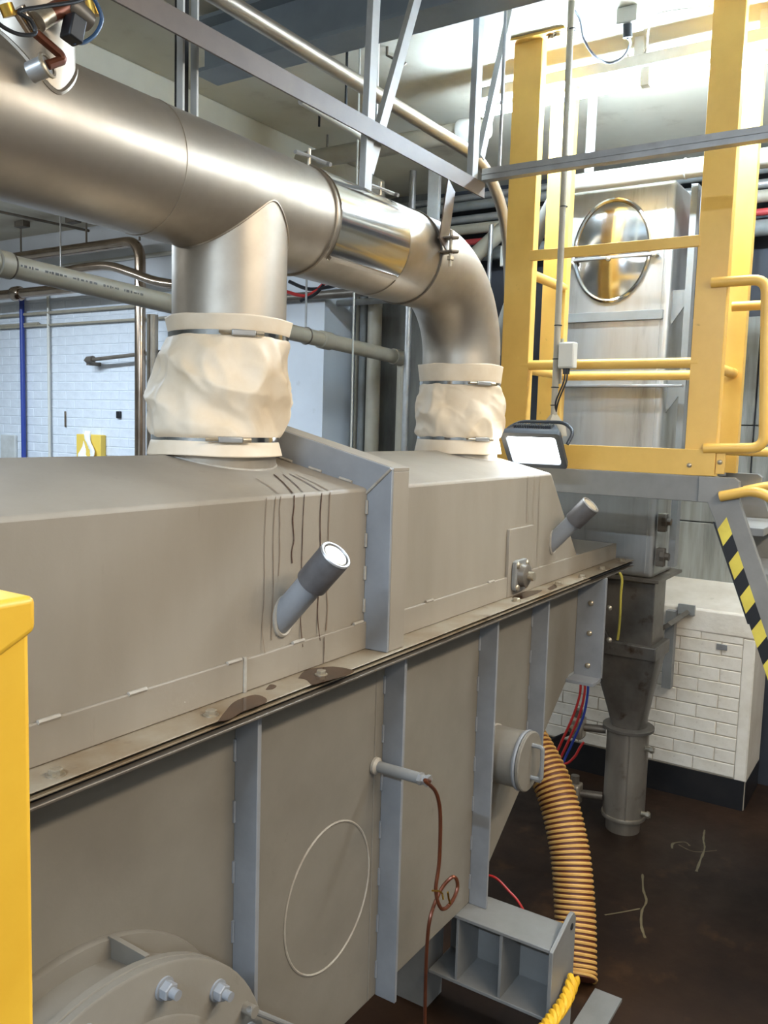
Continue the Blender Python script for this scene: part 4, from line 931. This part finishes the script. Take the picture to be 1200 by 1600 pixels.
a = aX(10, 696, XW-.02); tag(MB().box((XW-.03, a.y-.15, 1.2), (XW-.001, a.y+.08, a.z+.1)).build('wall_cabinet', 'white_paint_steel', bevel=.006), 'white flat cabinet on the brick wall at the far left', 'cabinet')
# rods at the ceiling on the left
a = aZ(0, 331, CEIL-.03); b = aZ(268, 388, CEIL-.03)
pipe('ceiling_conduit', 'dark_steel', [a-(b-a)*.5, b+(b-a)*.3], .011, 'dark thin conduit below the ceiling at left', 'conduit', n=10)
for px, py, L_, lab in ((135, 382, .3, 'thin black hanger rod holding the brown bent pipe'), (33, 400, .3, 'thin hanger rod at left of the bent pipe'), (218, 378, .3, 'thin hanger rod at the bend of the brown pipe')):
    q = aX(px, py, XP); pipe('hanger_rod', 'dark_steel', [(XP, q.y, zt), (XP, q.y, CEIL)], .008, lab, 'rod', n=8)
for px, py in ((32, 347), (112, 340)):
    q = aZ(px, py, CEIL-.01); tag(MB().box((q.x-.02, q.y-.06, CEIL-.05), (q.x+.05, q.y+.06, CEIL-.001)).build('ceiling_clamp', 'dark_steel', bevel=.004), 'dark clamp on the ceiling %s the duct' % ('left under' if px < 50 else 'right below'), 'clamp')
# ---- recess: vertical pipes behind the sleeve (x 500-650)
XR = 5.14
def vert(px, X, r, m, lab, ztop=CEIL, nm='vertical_pipe'):
    y = aX(px, 640, X).y; return pipe(nm, m, [(X, y, 0), (X, y, ztop)], r, lab)
vert(518, XR, .012, 'white_paint_steel', 'thin pale vertical conduit nearest the white wall corner', nm='vertical_conduit')
vert(524, XR, .014, 'blue_plastic', 'thin blue vertical cable pipe beside the white wall corner', nm='vertical_conduit')
vert(556, XR, .016, 'pvc', 'slim grey vertical pipe left of the two wide grey pipes')
vert(565, XR-.03, .03, 'pvc_dark', 'medium grey vertical pipe behind the thin white cord')
vert(582, XR-.03, .052, 'pvc', 'wide grey vertical pipe left of the drain pipe elbow')
vert(634, 4.75, .022, 'galv', 'slim metal vertical pipe left of the second sleeve')
y_ = aX(500, 473, 5.0).y
pipe('cross_pipe', 'galv', [(5.0, y_+.9, 2.90), (5.0, aX(640, 520, 5.0).y, 2.90)], .022, 'thin metal horizontal pipe above the grey drain pipe')
a = aX(440, 467, 4.78); b = aX(620, 455, 4.78)
pipe('cross_rail', 'dark_steel', [(4.8, a.y+.3, 2.93), (4.8, b.y-.2, 2.93)], .03, 'dark horizontal rail behind the duct tee')
a = aX(553, 462, 3.0); b = aX(548, 712, 3.0)
pipe('hanging_cord', 'white_plastic', [Vector((3.0, a.y, CEIL)), a, b, Vector((3.0, b.y-.0, 1.0))], .0045, 'thin white cord hanging behind the duct', 'cord', n=6)
a = aX(479, 440, 4.4); pipe('hanger_rod', 'galv', [Vector((4.4, a.y, CEIL)), Vector((4.4, a.y, aX(480, 512, 4.4).z))], .007, 'thin metal rod hanging right of the first sleeve', 'rod', n=8)
for i, (p0, p1, p2) in enumerate((((445, 455), (480, 462), (510, 440)), ((452, 440), (485, 452), (530, 445)), ((470, 470), (500, 452), (520, 400)))):
    X = 4.5; tag(MB().tube(smooth([aX(*p0, X), aX(*p1, X), aX(*p2, X)]+([Vector((X, aX(*p2, X).y, CEIL))] if i == 2 else []), 6), .012, 8).build('loose_cable', 'black_plastic' if i else 'red_plastic'), ['red loose cable behind the duct tee', 'black loose cable behind the duct tee, upper', 'black loose cable behind the duct tee, lower'][i], 'cable')
# ---- upper right: pipes along the far wall
ys = 3.4; ye = -1.5
rows = ((3.56, .022, 'galv', 'thin metal'), (3.50, .03, 'pvc_dark', 'grey'), (3.42, .026, 'galv', 'metal'), (3.35, .034, 'pvc', 'pale grey'), (3.27, .02, 'red_pipe', 'red'), (3.18, .045, 'pvc_dark', 'wide grey'))
for i, (z, r, m, nm) in enumerate(rows):
    pipe('wall_pipe', m, [(5.16-.02*(i % 2), ys, z), (5.16-.02*(i % 2), ye, z)], r, nm+' horizontal pipe on the far wall, number %s from the top' % ('one', 'two', 'three', 'four', 'five', 'six')[i], group='pipes along the far wall')
zp = 3.53; XPV = 3.95
pvy = thing('ceiling_pvc_pipe', (XPV, 2.6, zp), 'pale plastic pipe with coupling under the ceiling left of the glowing tube', 'pipe')
yy0 = aX(735, 205, XPV).y
MB().cyl((XPV, yy0-.1, zp), (XPV, 5.2, zp), .05, n=24).build('pipe', 'pvc', pvy)
MB().lathe((XPV, yy0+.06, zp), (0, -1, 0), [(0, .05), (.0, .06), (.012, .064), (.05, .058), (.13, .058)], 24).build('coupling', 'white_plastic', pvy)
MB().cyl((XPV, yy0+.9, zp+.05), (XPV, yy0+.9, CEIL), .006, n=8).build('hanger', 'dark_steel', pvy)
# white pipe in front of casing top
zq = 3.225; XQ = 4.03
wpipe = thing('white_pipe', (XQ, 1.0, zq), 'bright white plastic pipe crossing at the top of the steel casing', 'pipe')
ya_ = aX(880, 292, XQ).y
MB().tube(fillet([(XQ, -1.5, zq), (XQ, ya_, zq), (4.35, ya_+.28, 3.06), (4.9, 2.35, 2.62), (5.1, 2.5, 2.45)], .08), .042, 20).build('pipe', 'white_plastic', wpipe)
for y in (1.05, .62): MB().ring((XQ, y, zq), (0, 1, 0), .043, .004, 24, 6).build('clip', 'white_plastic', wpipe)
for y in (.9, 1.5): MB().cyl((XQ, y, zq+.04), (XQ, y, CEIL), .022, n=14).build('hanger', 'white_paint_steel', wpipe)
pipe('diagonal_pipe', 'pvc', [aX(725, 415, 4.95), aX(788, 357, 4.95), aX(800, 340, 4.95)], .05, 'grey diagonal pipe in the dark gap right of the elbow')
vert(756, 4.9, .014, 'galv', 'thin upright metal conduit right of the duct elbow', 3.3, 'vertical_conduit')
q = aX(676, 320, 4.7); tag(MB().box((4.7, q.y-.04, q.z-.16), (4.73, q.y+.04, CEIL)).build('perforated_bracket', 'white_paint_steel', bevel=.003), 'pale upright bracket behind the drop strap', 'bracket')
q = aX(786, 400, 4.8); tag(MB().box((4.8, q.y-.02, q.z-.06), (4.84, q.y+.02, q.z+.06)).build('switch_box', 'white_plastic', bevel=.004), 'small pale box left of the yellow post', 'box')
q = aX(1085, 330, 4.75); tag(MB().box((4.75, q.y-.05, q.z-.12), (4.85, q.y+.05, q.z+.1)).build('control_box', 'grey_paint', bevel=.006), 'grey box between the casing and right yellow post', 'box')
pts = [aX(1177, 345, 5.2), aX(1175, 375, 5.2), aX(1173, 405, 5.2), aX(1168, 422, 5.2), aX(1160, 434, 5.2)]
tag(MB().tube(smooth(pts, 5), .012, 8).build('flex_conduit', 'pvc_dark'), 'grey flexible conduit hanging on the dark wall at right', 'conduit')
# ---- ceiling electrics
q = aZ(985, 30, CEIL-.03); cbx = thing('ceiling_outlet', q, 'pale outlet box with plug on the ceiling above the glowing tube', 'outlet')
MB().box(q+Vector((-.05, -.04, -.03)), q+Vector((.05, .04, .029))).build('case', 'white_plastic', cbx, bevel=.004)
MB().cyl(q+Vector((-.03, -.0, -.03)), q+Vector((-.02, 0, -.075)), .018, n=14).build('plug', 'flood_body', cbx)
zc_ = CEIL-.06
pts = [q+Vector((-.02, 0, -.075)), aZ(985, 68, zc_-.04), aZ(972, 90, zc_-.06), aZ(950, 98, zc_-.06), aZ(928, 86, zc_-.05), aZ(912, 60, zc_), aZ(906, 30, CEIL-.02), aZ(896, 15, CEIL-.01)]
tag(MB().tube(smooth(pts, 6), .005, 8).build('power_cable', 'flood_body'), 'grey cable looping from the ceiling plug toward the lamp pole', 'cable')
pts = [aZ(1110, 10, CEIL-.01), aZ(1032, 20, CEIL-.01), aZ(1015, 40, CEIL-.03), aZ(1010, 75, CEIL-.06), aZ(1000, 94, CEIL-.07), aZ(985, 96, CEIL-.07), aZ(980, 82, CEIL-.06)]
tag(MB().tube(smooth(pts, 6), .0035, 8).build('power_cable', 'white_plastic'), 'thin pale cable looping right of the ceiling plug', 'cable')
for px, py, lab in ((605, 75, 'left'), (620, 87, 'right')):
    q = aZ(px, py, CEIL-.005); tag(MB().tube([Vector((q.x, q.y, CEIL)), Vector((q.x, q.y, CEIL-.035)), Vector((q.x+.02, q.y-.02, CEIL-.045)), Vector((q.x+.03, q.y-.03, CEIL-.03))], .006, 8).build('ceiling_hook', 'dark_steel'), 'small dark hook in the concrete ceiling, the %s one' % lab, 'hook')
for px, py, lab, X in ((543, 55, 'between the beam and the stainless pipe', 3.0), (499, 182, 'behind the brown angle bar', 3.6)):
    q = aX(px, py, X); pipe('drop_rod', 'black_plastic', [Vector((X, q.y, CEIL)), Vector((X, q.y, q.z-(.30 if px == 543 else .05)))], .006, 'thin black rod hanging '+lab, 'rod', n=8)
for o in bpy.data.objects:
    if '_o' in o: del o['_o']
